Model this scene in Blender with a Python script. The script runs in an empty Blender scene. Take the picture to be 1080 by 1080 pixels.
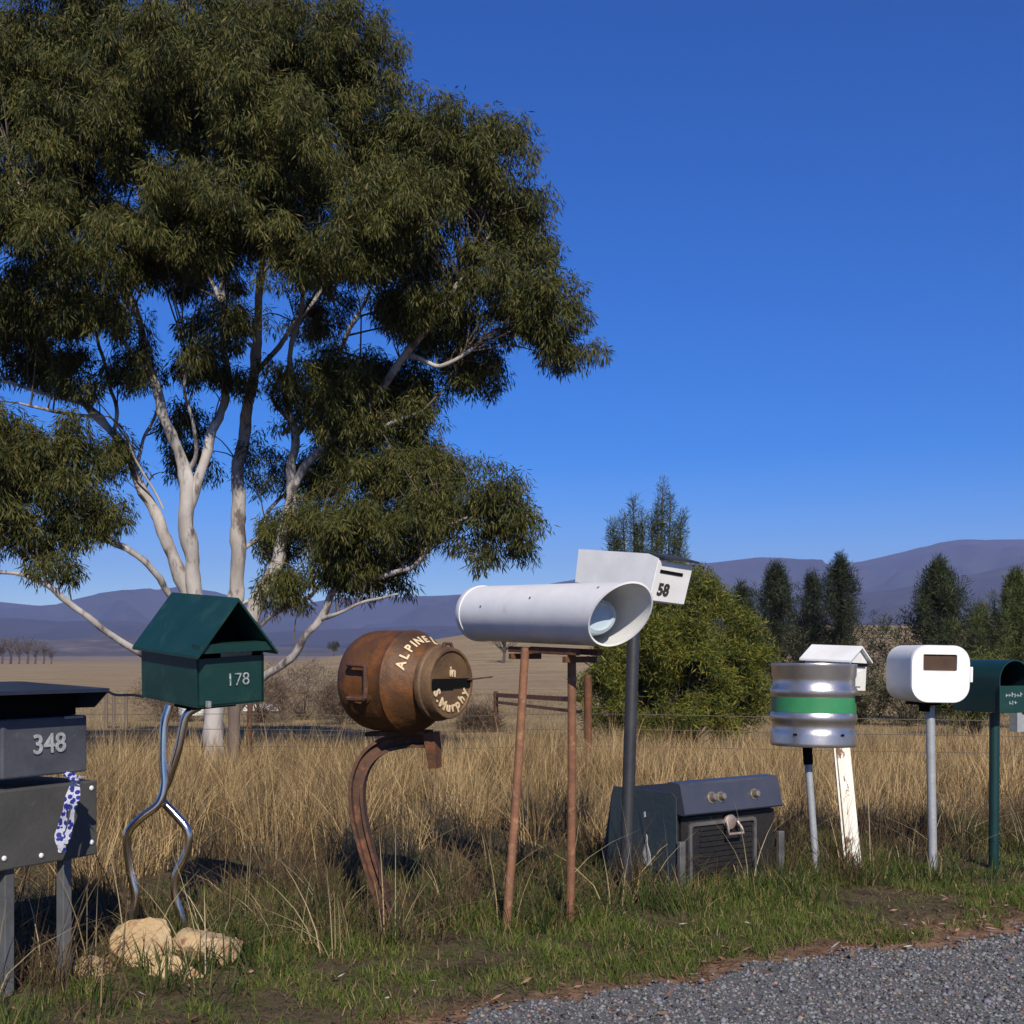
import bpy, bmesh, math, random
import numpy as np
from mathutils import Vector, Matrix, noise as mn
random.seed(7); rng = np.random.default_rng(11)
R = math.radians
scene = bpy.context.scene
COL = scene.collection

# ------------------------------------------------------------------ helpers
F = 1300.0; HZ = 690.0; EYE = 1.0
def W(px, py, Y):                       # a measured picture point at distance Y -> world metres
    return Vector(((px-540)/F*Y, Y, EYE+(HZ-py)/F*Y))

def sstep(a, b, x):
    t = np.clip((np.asarray(x, float)-a)/(b-a), 0, 1); return t*t*(3-2*t)

YS = [-4000,-60,0,6.5,14,25,40,120,300,600,1500,3000,9000]
ZS = [1,.1,0,0,-.29,-.55,-.8,-1.4,-1.8,-2.5,-1,0,2]
def ground(x, y):
    x = np.asarray(x, float); y = np.asarray(y, float)
    z = np.interp(y, YS, ZS)
    z = z + 8.8*sstep(-58, 14, x)*(1-sstep(70, 190, x))*sstep(110, 262, y)*(1-sstep(275, 460, y))
    far = sstep(12, 60, np.abs(y))
    z = z + far*(.12*np.sin(x*.071+1.3)*np.cos(y*.053)+.3*sstep(60,400,np.abs(y))*np.sin(x*.013+y*.009))
    z = z + .012*np.sin(x*2.3+y*1.1)*np.sin(y*2.9-x*.7)*sstep(.15,.8,sdist(x,y))
    return z
E0 = (-.08, 3.33); U = (.849, .53); N_ = (-.53, .849)
def sdist(x, y): return (np.asarray(x)-E0[0])*N_[0]+(np.asarray(y)-E0[1])*N_[1]
def udist(x, y): return (np.asarray(x)-E0[0])*U[0]+(np.asarray(y)-E0[1])*U[1]
def gz(x, y): return float(ground(x, y))

def tag(o, label=None, cat=None, group=None, kind=None):
    if label: o['label'] = label
    if cat: o['category'] = cat
    if group: o['group'] = group
    if kind: o['kind'] = kind
    return o
MATS_INV = {}
def thing(name, label, cat, loc, rz=0, group=None):
    o = bpy.data.objects.new(name, None); COL.objects.link(o)
    o.empty_display_size = .1
    o.location = loc; o.rotation_euler = (0, 0, rz)
    MATS_INV[o.name] = (Matrix.Translation(Vector(loc)) @ Matrix.Rotation(rz, 4, 'Z')).inverted()
    return tag(o, label, cat, group)
def link(name, me, mat, parent=None):
    o = bpy.data.objects.new(name, me); COL.objects.link(o)
    if mat:
        for m in (mat if isinstance(mat, (list, tuple)) else [mat]): me.materials.append(m)
    if parent is not None: o.parent = parent
    return o
def emit(name, bm, mat, parent=None, world=None, smooth=False, sharp=35):
    """world = root empty whose inverse is applied (the bmesh was laid out in world space)"""
    if world is not None: bm.transform(MATS_INV[world.name])
    me = bpy.data.meshes.new(name)
    bmesh.ops.recalc_face_normals(bm, faces=bm.faces[:])
    if smooth:
        for f in bm.faces: f.smooth = True
        for e in bm.edges:
            if len(e.link_faces) == 2 and e.calc_face_angle(0) > R(sharp): e.smooth = False
    bm.to_mesh(me); bm.free()
    return link(name, me, mat, parent)
def rawmesh(name, V, Fc, mat, parent=None, col=None, smooth=False, nper=4):
    """numpy verts (n,3), faces (m,nper)"""
    me = bpy.data.meshes.new(name)
    V = np.ascontiguousarray(V, dtype=np.float32); Fc = np.ascontiguousarray(Fc, dtype=np.int32)
    me.vertices.add(len(V)); me.vertices.foreach_set('co', V.ravel())
    m = len(Fc)
    me.loops.add(m*nper); me.loops.foreach_set('vertex_index', Fc.ravel())
    me.polygons.add(m); me.polygons.foreach_set('loop_start', np.arange(m, dtype=np.int32)*nper)
    try: me.polygons.foreach_set('loop_total', np.full(m, nper, dtype=np.int32))
    except Exception: pass
    if smooth: me.polygons.foreach_set('use_smooth', np.ones(m, dtype=bool))
    if col is not None:
        a = me.color_attributes.new('Col', 'FLOAT_COLOR', 'POINT')
        c = np.ones((len(V), 4), dtype=np.float32); c[:, :3] = col
        a.data.foreach_set('color', c.ravel())
    me.update(calc_edges=True)
    return link(name, me, mat, parent)

def box(bm, c, s, M=None, bev=0.0):
    r = bmesh.ops.create_cube(bm, size=1)
    vs = r['verts']
    for v in vs: v.co = Vector((v.co.x*s[0]+c[0], v.co.y*s[1]+c[1], v.co.z*s[2]+c[2]))
    if bev:
        es = list({e for v in vs for e in v.link_edges})
        q = bmesh.ops.bevel(bm, geom=es, offset=bev, segments=2, profile=.5, affect='EDGES')
        vs = list({v for f in q['faces'] for v in f.verts} | {v for v in vs if v.is_valid})
    if M is not None:
        for v in vs: v.co = M @ v.co
    return vs
def prism(bm, poly, d0, d1, axis='y', M=None):
    """closed outline poly (list of (a,b)) extruded from d0 to d1 along axis"""
    def mk(a, b, d): return Vector((a, d, b)) if axis == 'y' else (Vector((d, a, b)) if axis == 'x' else Vector((a, b, d)))
    A = [bm.verts.new(mk(a, b, d0)) for a, b in poly]; B = [bm.verts.new(mk(a, b, d1)) for a, b in poly]
    bm.faces.new(A); bm.faces.new(B[::-1]); n = len(poly)
    for i in range(n): bm.faces.new((A[i], A[(i+1) % n], B[(i+1) % n], B[i]))
    if M is not None:
        for v in A+B: v.co = M @ v.co
    return A+B
def ringwall(bm, outer, inner, d0, d1, M=None):
    """a wall with a hole: outlines of equal length in x,z, extruded along y"""
    n = len(outer); L = []
    for poly in (outer, inner):
        for d in (d0, d1): L.append([bm.verts.new(Vector((a, d, b))) for a, b in poly])
    o0, o1, i0, i1 = L
    for i in range(n):
        j = (i+1) % n
        bm.faces.new((o0[i], o0[j], i0[j], i0[i])); bm.faces.new((o1[i], i1[i], i1[j], o1[j]))
        bm.faces.new((o0[i], o1[i], o1[j], o0[j])); bm.faces.new((i0[i], i0[j], i1[j], i1[i]))
    if M is not None:
        for l in L:
            for v in l: v.co = M @ v.co
def lathe(bm, prof, M, seg=48, cap=True):
    rings = []
    for t, r in prof:
        rings.append([bm.verts.new(M @ Vector((r*math.cos(2*math.pi*k/seg), r*math.sin(2*math.pi*k/seg), t))) for k in range(seg)])
    for a, b in zip(rings, rings[1:]):
        for k in range(seg): bm.faces.new((a[k], a[(k+1) % seg], b[(k+1) % seg], b[k]))
    if cap: bm.faces.new(rings[0][::-1]); bm.faces.new(rings[-1])
def smoothpath(P, n=6):
    """Catmull-Rom through tuples of any length"""
    P = [np.array(p, float) for p in P]; Q = [2*P[0]-P[1]]+P+[2*P[-1]-P[-2]]; out = []
    for i in range(1, len(Q)-2):
        for k in range(n):
            t = k/n
            out.append(.5*((2*Q[i])+(-Q[i-1]+Q[i+1])*t+(2*Q[i-1]-5*Q[i]+4*Q[i+1]-Q[i+2])*t*t+(-Q[i-1]+3*Q[i]-3*Q[i+1]+Q[i+2])*t**3))
    out.append(P[-1]); return out
def frames(pts):
    pts = [Vector(p[:3]) for p in pts]; n = len(pts); fr = []
    t = (pts[1]-pts[0]).normalized(); u = t.orthogonal().normalized()
    for i in range(n):
        t = ((pts[min(i+1, n-1)]-pts[max(i-1, 0)])).normalized()
        u = (u-t*u.dot(t)).normalized(); fr.append((pts[i], t, u, t.cross(u)))
    return fr
def tube(bm, pts, rad, sides=10, cap=True):
    """pts: list of 3-vectors; rad scalar or list"""
    fr = frames(pts); rings = []
    for i, (p, t, u, v) in enumerate(fr):
        r = rad[i] if hasattr(rad, '__len__') else rad
        rings.append([bm.verts.new(p+(u*math.cos(2*math.pi*k/sides)+v*math.sin(2*math.pi*k/sides))*r) for k in range(sides)])
    for a, b in zip(rings, rings[1:]):
        for k in range(sides): bm.faces.new((a[k], a[(k+1) % sides], b[(k+1) % sides], b[k]))
    if cap: bm.faces.new(rings[0][::-1]); bm.faces.new(rings[-1])
def sweep(bm, pts, side, prof, scale=None):
    """sweep closed profile [(a,b)] with a along 'side' vector, b along the in-plane normal"""
    pts = [Vector(p[:3]) for p in pts]; n = len(pts); rings = []; side = Vector(side).normalized()
    for i in range(n):
        t = (pts[min(i+1, n-1)]-pts[max(i-1, 0)]).normalized()
        nn = side.cross(t).normalized(); s = scale[i] if scale else 1
        rings.append([bm.verts.new(pts[i]+side*a*s+nn*b*s) for a, b in prof])
    m = len(prof)
    for a, b in zip(rings, rings[1:]):
        for k in range(m): bm.faces.new((a[k], a[(k+1) % m], b[(k+1) % m], b[k]))
    bm.faces.new(rings[0][::-1]); bm.faces.new(rings[-1])
def beam(bm, a, b, w, d, wdir=(1, 0, 0), bev=0):
    """square bar from a to b"""
    a = Vector(a); b = Vector(b); z = (b-a).normalized(); x = Vector(wdir); x = (x-z*x.dot(z)).normalized(); y = z.cross(x)
    M = Matrix.Translation((a+b)/2) @ Matrix((x, y, z)).transposed().to_4x4()
    box(bm, (0, 0, 0), (w, d, (b-a).length), M, bev)
def text_bm(bm, s, size, M, depth=.0015, bold=0.0):
    cu = bpy.data.curves.new('t', 'FONT'); cu.body = s; cu.size = size; cu.extrude = depth; cu.offset = bold
    cu.align_x = 'CENTER'; cu.align_y = 'CENTER'; cu.resolution_u = 3
    o = bpy.data.objects.new('t', cu); COL.objects.link(o)
    dg = bpy.context.evaluated_depsgraph_get(); dg.update()
    me = bpy.data.meshes.new_from_object(o.evaluated_get(dg))
    me.transform(M); bm.from_mesh(me)
    bpy.data.objects.remove(o); bpy.data.curves.remove(cu); bpy.data.meshes.remove(me)
def T(x, y, z): return Matrix.Translation((x, y, z))
RX = lambda d: Matrix.Rotation(R(d), 4, 'X'); RY = lambda d: Matrix.Rotation(R(d), 4, 'Y'); RZ = lambda d: Matrix.Rotation(R(d), 4, 'Z')
def rrect(w, h, r, n=7, cx=0, cz=0):
    o = []
    for k, (sx, sz) in enumerate(((1, 1), (-1, 1), (-1, -1), (1, -1))):
        for i in range(n+1):
            a = R(90*k+90*i/n); o.append((cx+sx*(w/2-r)+r*math.cos(a), cz+sz*(h/2-r)+r*math.sin(a)))
    return o

# ------------------------------------------------------------------ materials
def mat(name, base, rough=.6, metal=0, vary=None, vscale=6, amt=.5, bump=0, bscale=40, spec=.5, second=None, lo=.45, hi=.6, coord='Object', stretch=None):
    """principled: base colour broken by noise towards 'vary', and worn patches of 'second'"""
    m = bpy.data.materials.new(name); m.use_nodes = True; nt = m.node_tree; N = nt.nodes; L = nt.links
    p = N['Principled BSDF']; p.inputs['Roughness'].default_value = rough; p.inputs['Metallic'].default_value = metal
    p.inputs['Specular IOR Level'].default_value = spec
    p.inputs['Base Color'].default_value = (*base, 1)
    tc = N.new('ShaderNodeTexCoord'); co = tc.outputs[coord]
    if stretch:
        mp = N.new('ShaderNodeMapping'); mp.inputs['Scale'].default_value = stretch; L.new(co, mp.inputs[0]); co = mp.outputs[0]
    def nz(sc, det=6, ro=.6):
        n = N.new('ShaderNodeTexNoise'); n.inputs['Scale'].default_value = sc; n.inputs['Detail'].default_value = det
        n.inputs['Roughness'].default_value = ro; L.new(co, n.inputs['Vector']); return n
    out = None
    if vary:
        n = nz(vscale); mr = N.new('ShaderNodeMapRange'); mr.inputs[1].default_value = .35; mr.inputs[2].default_value = .7; mr.inputs[4].default_value = amt
        L.new(n.outputs[0], mr.inputs[0]); mx = N.new('ShaderNodeMix'); mx.data_type = 'RGBA'
        mx.inputs[6].default_value = (*base, 1); mx.inputs[7].default_value = (*vary, 1); L.new(mr.outputs[0], mx.inputs[0]); out = mx.outputs[2]
    if second:
        n = nz(vscale*1.7, 8, .65); mr = N.new('ShaderNodeMapRange'); mr.inputs[1].default_value = lo; mr.inputs[2].default_value = hi
        L.new(n.outputs[0], mr.inputs[0]); mx = N.new('ShaderNodeMix'); mx.data_type = 'RGBA'
        if out: L.new(out, mx.inputs[6])
        else: mx.inputs[6].default_value = (*base, 1)
        mx.inputs[7].default_value = (*second, 1); L.new(mr.outputs[0], mx.inputs[0]); out = mx.outputs[2]
    if out: L.new(out, p.inputs['Base Color'])
    if bump:
        n = nz(bscale, 5); b = N.new('ShaderNodeBump'); b.inputs['Strength'].default_value = bump; b.inputs['Distance'].default_value = .01
        L.new(n.outputs[0], b.inputs['Height']); L.new(b.outputs[0], p.inputs['Normal'])
    return m
def leafmat(name, rough=.6, trans=.25, spec=.3, tint=(1, 1, 1)):
    m = bpy.data.materials.new(name); m.use_nodes = True; nt = m.node_tree; N = nt.nodes; L = nt.links
    p = N['Principled BSDF']; p.inputs['Roughness'].default_value = rough; p.inputs['Specular IOR Level'].default_value = spec
    a = N.new('ShaderNodeVertexColor'); a.layer_name = 'Col'
    L.new(a.outputs[0], p.inputs['Base Color'])
    tr = N.new('ShaderNodeBsdfTranslucent'); L.new(a.outputs[0], tr.inputs[0])
    mx = N.new('ShaderNodeMixShader'); mx.inputs[0].default_value = trans
    L.new(p.outputs[0], mx.inputs[1]); L.new(tr.outputs[0], mx.inputs[2]); L.new(mx.outputs[0], N['Material Output'].inputs[0])
    return m

M_ = dict(
 grey=mat('grey_paint', (.05,.055,.068), .55, .1, (.10,.105,.12), 9, .7, .15, 60, second=(.16,.15,.14), lo=.62, hi=.78),
 greylow=mat('weathered_grey_paint', (.045,.045,.042), .7, 0, (.085,.082,.072), 5, .8, .2, 50, second=(.17,.16,.14), lo=.64, hi=.8),
 lidblue=mat('sky_tinted_lid_paint', (.02,.028,.05), .35, .2, (.045,.05,.07), 7, .6, .1, 50),  # blue of the reflected sky is put into the lid colour
 black=mat('black_shade_and_parts', (.006,.006,.006), .9, spec=.1),  # near-black: painted dark of openings and insides, also plain black parts
 number=mat('pale_number_paint', (.42,.44,.45), .6, 0, (.2,.22,.22), 60, .9),
 number_g=mat('faded_silver_number', (.5,.55,.55), .5, 0, (.03,.08,.08), 110, 1.0),
 galv=mat('galvanised_steel', (.40,.42,.43), .5, .3, (.27,.29,.30), 30, .7, .15, 90),
 post=mat('grey_post_paint', (.13,.135,.14), .6, .2, (.07,.07,.07), 12, .7, .1, 60),
 green=mat('dark_green_paint', (.004,.031,.027), .45, 0, (.008,.044,.037), 6, .8, .12, 35, second=(.022,.062,.052), lo=.54, hi=.80),
 green2=mat('deep_green_paint', (.003,.026,.027), .45, 0, (.006,.04,.038), 6, .8, .1, 35),
 chrome=mat('polished_tube', (.86,.70,.55), .2, 1, (.52,.43,.36), 9, .7),
 rust=mat('rusty_steel', (.17,.062,.022), .82, .1, (.05,.03,.02), 9, .9, .5, 60, second=(.26,.10,.028), lo=.52, hi=.72),
 rust_can=mat('orange_rusted_tin', (.135,.052,.014), .6, .2, (.04,.026,.014), 4.5, 1, .35, 45, second=(.24,.085,.018), lo=.5, hi=.72),
 rust_leg=mat('brown_rusty_tube', (.22,.10,.05), .8, 0, (.11,.05,.028), 14, .9, .35, 70, second=(.36,.20,.10), lo=.56, hi=.75),
 rust_dark=mat('dark_rusted_iron', (.10,.045,.025), .8, .1, (.045,.024,.016), 10, .9, .5, 60, second=(.20,.085,.04), lo=.52, hi=.7),
 lidrust=mat('dull_brown_tin', (.17,.10,.045), .65, .2, (.09,.05,.03), 14, .9, .3, 60),
 cream=mat('cream_paint', (.75,.6,.38), .7, 0, (.45,.28,.12), 70, .6),
 white=mat('white_paint', (.82,.82,.80), .45, 0, (.66,.66,.63), 7, .8, .12, 18, second=(.50,.47,.42), lo=.66, hi=.84),
 whitedirty=mat('white_pvc', (.80,.79,.76), .4, 0, (.66,.66,.68), 6, .8, .06, 30, second=(.5,.48,.46), lo=.66, hi=.85),
 cream_in=mat('cream_pvc_inside', (.72,.70,.6), .55, 0, (.6,.55,.42), 8, .6),
 whitepeel=mat('peeling_white_paint', (.72,.70,.64), .6, 0, (.6,.56,.44), 12, .8, .4, 60, second=(.14,.055,.025), lo=.56, hi=.60, stretch=(1,1,.35)),
 darkpost=mat('charcoal_post_paint', (.03,.032,.038), .5, .2, (.055,.055,.06), 12, .6, .1, 60),
 ink=mat('black_number_paint', (.03,.028,.02), .7),
 brown=mat('brown_slot_board', (.07,.035,.02), .8, 0, (.035,.018,.01), 30, .7),
 steel=mat('brushed_keg_steel', (.66,.61,.56), .33, .92, (.48,.44,.41), 8, .8, .08, 50),
 kgreen=mat('green_band_paint', (.03,.20,.075), .4, 0, (.05,.26,.11), 10, .7),
 stoveblue=mat('faded_blue_steel', (.028,.048,.062), .65, .1, (.05,.065,.072), 5, .9, .3, 50, second=(.13,.14,.14), lo=.68, hi=.85),
 stovepanel=mat('slate_enamel', (.045,.05,.072), .4, .1, (.065,.07,.09), 8, .7, .1, 40),
 stoveblack=mat('burnt_black_steel', (.012,.012,.013), .6, .2, (.03,.025,.02), 9, .8, .4, 60),
 alu=mat('dull_aluminium_trim', (.20,.20,.20), .5, .5, (.10,.09,.08), 20, .8),
 brass=mat('worn_brass_knob', (.5,.42,.3), .35, .8, (.25,.2,.13), 30, .6),
 handle=mat('worn_chrome_latch', (.55,.45,.38), .4, .6, (.3,.2,.15), 40, .7),
 whitemark=mat('bleached_mark', (.5,.5,.5), .7, 0, (.2,.22,.23), 60, .8),
 sand=mat('sandstone', (.44,.30,.15), .9, 0, (.50,.39,.24), 11, .9, 1.0, 38, second=(.27,.14,.07), lo=.53, hi=.66),
 ribbon=None,
 bark=mat('smooth_pale_gum_bark', (.46,.43,.41), .85, 0, (.24,.215,.20), 4.0, 1, .8, 16, second=(.10,.08,.07), lo=.52, hi=.63, stretch=(1,1,.35)),
 darkbark=mat('dark_bark', (.06,.045,.035), .9, 0, (.11,.085,.065), 6, .8, .6, 20),
 wood=mat('weathered_post_timber', (.12,.085,.065), .9, 0, (.2,.16,.13), 8, .9, .6, 30, stretch=(1,1,.2)),
 wire=mat('rusty_fence_wire', (.14,.11,.09), .6, .5),
 whiteblob=mat('bleached_white_steel', (.75,.75,.74), .5),
 leaf=leafmat('gum_leaves', .6, .22, .22), pine=leafmat('pine_needles', .6, .15, .3), grass=leafmat('grass_blades', .7, .3, .2),
 twig=mat('dry_twigs', (.22,.17,.12), .9, 0, (.12,.09,.06), 20, .7),
)
# ribbon: printed plastic tape
m = bpy.data.materials.new('blue_and_white_printed_tape'); m.use_nodes = True; nt = m.node_tree; p = nt.nodes['Principled BSDF']; p.inputs['Roughness'].default_value = .4
tc = nt.nodes.new('ShaderNodeTexCoord'); mp = nt.nodes.new('ShaderNodeMapping'); mp.inputs['Scale'].default_value = (1, 1, 1)
wv = nt.nodes.new('ShaderNodeTexVoronoi'); wv.inputs['Scale'].default_value = 60
cr = nt.nodes.new('ShaderNodeValToRGB'); cr.color_ramp.elements[0].position = .44; cr.color_ramp.elements[0].color = (.04,.05,.36,1); cr.color_ramp.elements[1].position = .50; cr.color_ramp.elements[1].color = (.75,.77,.85,1)
nt.links.new(tc.outputs['Object'], mp.inputs[0]); nt.links.new(mp.outputs[0], wv.inputs['Vector']); nt.links.new(wv.outputs['Distance'], cr.inputs[0]); nt.links.new(cr.outputs[0], p.inputs['Base Color'])
M_['ribbon'] = m

# ------------------------------------------------------------------ camera, world, sun
cam = bpy.data.cameras.new('camera'); co = bpy.data.objects.new('camera', cam); COL.objects.link(co)
co.location = (0, 0, EYE); co.rotation_euler = (R(90), 0, 0)
cam.sensor_width = 36; cam.lens = 36*F/1080; cam.shift_y = 150/1080; cam.clip_start = .05; cam.clip_end = 60000
scene.camera = co
cam.dof.use_dof = False
SUN_EL = 36; SUN_AZ = 169           # azimuth clockwise from +Y
w = bpy.data.worlds.new('World'); scene.world = w; w.use_nodes = True; nt = w.node_tree
bg = nt.nodes['Background']; sky = nt.nodes.new('ShaderNodeTexSky'); sky.sky_type = 'NISHITA'; sky.sun_disc = False
sky.sun_elevation = R(SUN_EL); sky.sun_rotation = R(SUN_AZ); sky.altitude = 1500; sky.air_density = 1.0; sky.dust_density = 0.0; sky.ozone_density = 6.0
hs = nt.nodes.new('ShaderNodeHueSaturation'); hs.inputs['Saturation'].default_value = 1.42; hs.inputs['Hue'].default_value = .516
nt.links.new(sky.outputs[0], hs.inputs['Color']); nt.links.new(hs.outputs[0], bg.inputs[0]); bg.inputs[1].default_value = .108
sl = bpy.data.lights.new('sun', 'SUN'); so = bpy.data.objects.new('sun', sl); COL.objects.link(so)
sl.energy = 5.0; sl.angle = R(.5); sl.color = (1, .91, .77)
sd = Vector((math.sin(R(SUN_AZ))*math.cos(R(SUN_EL)), math.cos(R(SUN_AZ))*math.cos(R(SUN_EL)), math.sin(R(SUN_EL))))
so.rotation_euler = sd.to_track_quat('Z', 'Y').to_euler()
so.location = (4, -10, 12)
vs = scene.view_settings; vs.view_transform = 'Standard'; vs.look = 'None'; vs.exposure = .22; vs.gamma = 1
scene.cycles.use_denoising = True

# ------------------------------------------------------------------ ground
def ground_material():
    m = bpy.data.materials.new('paddock_earth_and_grass'); m.use_nodes = True; nt = m.node_tree; N = nt.nodes; L = nt.links
    p = N['Principled BSDF']; p.inputs['Roughness'].default_value = .95; p.inputs['Specular IOR Level'].default_value = .1
    g = N.new('ShaderNodeNewGeometry')
    def nz(sc, det=6, st=None, ro=.6):
        n = N.new('ShaderNodeTexNoise'); n.inputs['Scale'].default_value = sc; n.inputs['Detail'].default_value = det; n.inputs['Roughness'].default_value = ro
        if st:
            mp = N.new('ShaderNodeMapping'); mp.inputs['Scale'].default_value = st; L.new(g.outputs['Position'], mp.inputs[0]); L.new(mp.outputs[0], n.inputs['Vector'])
        else: L.new(g.outputs['Position'], n.inputs['Vector'])
        return n.outputs[0]
    def ramp(f, stops):
        r = N.new('ShaderNodeValToRGB'); L.new(f, r.inputs[0])
        while len(r.color_ramp.elements) < len(stops): r.color_ramp.elements.new(.5)
        for e, (po, c) in zip(r.color_ramp.elements, stops): e.position = po; e.color = (*c, 1)
        return r.outputs[0]
    def mix(f, a, b):
        x = N.new('ShaderNodeMix'); x.data_type = 'RGBA'; L.new(f, x.inputs[0]); L.new(a, x.inputs[6]); L.new(b, x.inputs[7]); return x.outputs[2]
    def rng_(v, a, b):
        r = N.new('ShaderNodeMapRange'); L.new(v, r.inputs[0]); r.inputs[1].default_value = a; r.inputs[2].default_value = b; return r.outputs[0]
    near = ramp(nz(5, 8), [(.3, (.045,.036,.022)), (.5, (.10,.078,.045)), (.68, (.055,.075,.022))])
    field = ramp(nz(.12, 10, (1, 2.6, 1)), [(.32, (.17,.125,.07)), (.5, (.30,.22,.12)), (.7, (.38,.29,.16))])
    field2 = ramp(nz(2.2, 8), [(.35, (.15,.11,.06)), (.65, (.36,.27,.15))])
    half = N.new('ShaderNodeValue'); half.outputs[0].default_value = .45
    field = mix(half.outputs[0], field, field2)
    sep = N.new('ShaderNodeSeparateXYZ'); L.new(g.outputs['Position'], sep.inputs[0])
    c = mix(rng_(sep.outputs[1], 7, 14), near, field)
    # far dark scrub patches on the plain
    farp = ramp(nz(.012, 8, (1, 2.2, 1), .7), [(.44, (.25,.185,.10)), (.54, (.18,.135,.085)), (.62, (.085,.075,.055))])
    c = mix(rng_(sep.outputs[1], 300, 700), c, farp)
    # s-distance to the road edge : orange dirt shoulder
    dp = N.new('ShaderNodeVectorMath'); dp.operation = 'DOT_PRODUCT'; dp.inputs[1].default_value = (N_[0], N_[1], 0); L.new(g.outputs['Position'], dp.inputs[0])
    s0 = E0[0]*N_[0]+E0[1]*N_[1]
    ad = N.new('ShaderNodeMath'); ad.operation = 'MULTIPLY_ADD'; L.new(nz(4, 6), ad.inputs[0]); ad.inputs[1].default_value = -.5; L.new(dp.outputs['Value'], ad.inputs[2])
    dirt = ramp(nz(18, 8), [(.35, (.12,.065,.04)), (.6, (.26,.155,.095)), (.75, (.2,.17,.14))])
    c = mix(rng_(ad.outputs[0], s0+.04, s0-.16), c, dirt)
    L.new(c, p.inputs['Base Color'])
    b = N.new('ShaderNodeBump'); b.inputs['Strength'].default_value = .6; b.inputs['Distance'].default_value = .03
    L.new(nz(25, 8), b.inputs['Height']); L.new(b.outputs[0], p.inputs['Normal'])
    return m
def sgrid(n, near, far):
    t = np.linspace(-1, 1, n); k = 9.0
    return np.sinh(k*t)/np.sinh(k)*far
def grid_mesh(name, xs, ys, zf, mat, smooth=True):
    X, Y = np.meshgrid(xs, ys); Z = zf(X, Y)
    V = np.stack([X.ravel(), Y.ravel(), Z.ravel()], 1); nx = len(xs); ny = len(ys)
    i, j = np.meshgrid(np.arange(nx-1), np.arange(ny-1)); a = (j*nx+i).ravel()
    return rawmesh(name, V, np.stack([a, a+1, a+nx+1, a+nx], 1), mat, smooth=smooth)
gx = sgrid(301, 0, 9000); gy = sgrid(361, 0, 9000)+4
gobj = grid_mesh('ground', gx, gy, ground, ground_material())
tag(gobj, kind='structure')

# gravel road: a sheet following the ground, with a ragged edge
def edge_noise(u): return .07*np.sin(u*2.1+.4)+.05*np.sin(u*5.3+1)+.03*np.sin(u*13.7)+.02*np.sin(u*31)
gm = mat('blue_grey_gravel', (.125,.125,.125), .9, 0, (.06,.058,.055), 45, 1, 1, 70, second=(.23,.225,.22), lo=.5, hi=.7, coord='Object')
us = np.concatenate([np.linspace(-60, -4, 60), np.linspace(-3.9, 9, 260), np.linspace(9.5, 90, 80)])
ss = np.concatenate([[0], -np.linspace(.03, 2, 16), -np.linspace(2.3, 7, 10)])
V = []; 
for u in us:
    for s in ss:
        s2 = s+(edge_noise(u) if s > -6.9 else 0)*(1 if s > -1 else 0)
        x = E0[0]+U[0]*u+N_[0]*s2; y = E0[1]+U[1]*u+N_[1]*s2; V.append((x, y, 0))
V = np.array(V); V[:, 2] = ground(V[:, 0], V[:, 1])+.006
ns = len(ss); i, j = np.meshgrid(np.arange(ns-1), np.arange(len(us)-1)); a = (j*ns+i).ravel()
tag(rawmesh('gravel_road', V, np.stack([a, a+1, a+ns+1, a+ns], 1), gm, smooth=True), kind='structure')
# loose stones (countless)
def stones(name, P, S, cols, mt):
    n = len(P)
    base = np.array([(0,0,1),(1,0,0),(0,1,0),(-1,0,0),(0,-1,0),(0,0,-1)], float)
    V = base[None]*(S[:, None, None])*(rng.uniform(.55, 1.25, (n, 6, 3)))*np.array([1, 1, .62])
    ang = rng.uniform(0, 6.28, n); c, s = np.cos(ang)[:, None], np.sin(ang)[:, None]
    X = V[..., 0]*c-V[..., 1]*s; Yy = V[..., 0]*s+V[..., 1]*c; V[..., 0] = X; V[..., 1] = Yy
    V += P[:, None, :]
    Fb = np.array([(0,1,2),(0,2,3),(0,3,4),(0,4,1),(5,2,1),(5,3,2),(5,4,3),(5,1,4)])
    Fc = (Fb[None]+np.arange(n)[:, None, None]*6).reshape(-1, 3)
    return rawmesh(name, V.reshape(-1, 3), Fc, mt, col=np.repeat(cols, 6, 0), nper=3)
n = 64000
u = rng.uniform(-1.4, 5.2, n); s = -np.abs(rng.uniform(-.02, 1, n))**1.0*1.7
keep = rng.random(n) < .95
s = s+edge_noise(u)*.9+rng.normal(0, .03, n)
x = E0[0]+U[0]*u+N_[0]*s; y = E0[1]+U[1]*u+N_[1]*s
k = (y > 2.7) & (np.abs(x) < y*.5+.3); x, y, s = x[k], y[k], s[k]; n = len(x)
S = rng.gamma(3, .0014, n)+.0022
g = rng.uniform(.04, .24, n)**1.0; tint = rng.uniform(.9, 1.1, (n, 3))*np.array([1.0, 1.0, 1.03]); cols = g[:, None]*tint
wm = rng.random(n) < .06; cols[wm] *= np.array([1.4, 1.0, .75])
tag(stones('gravel', np.stack([x, y, ground(x, y)+.006+S*.15], 1), S, cols, leafmat('gravel_stones', .85, 0, .2)), kind='stuff')

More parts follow.
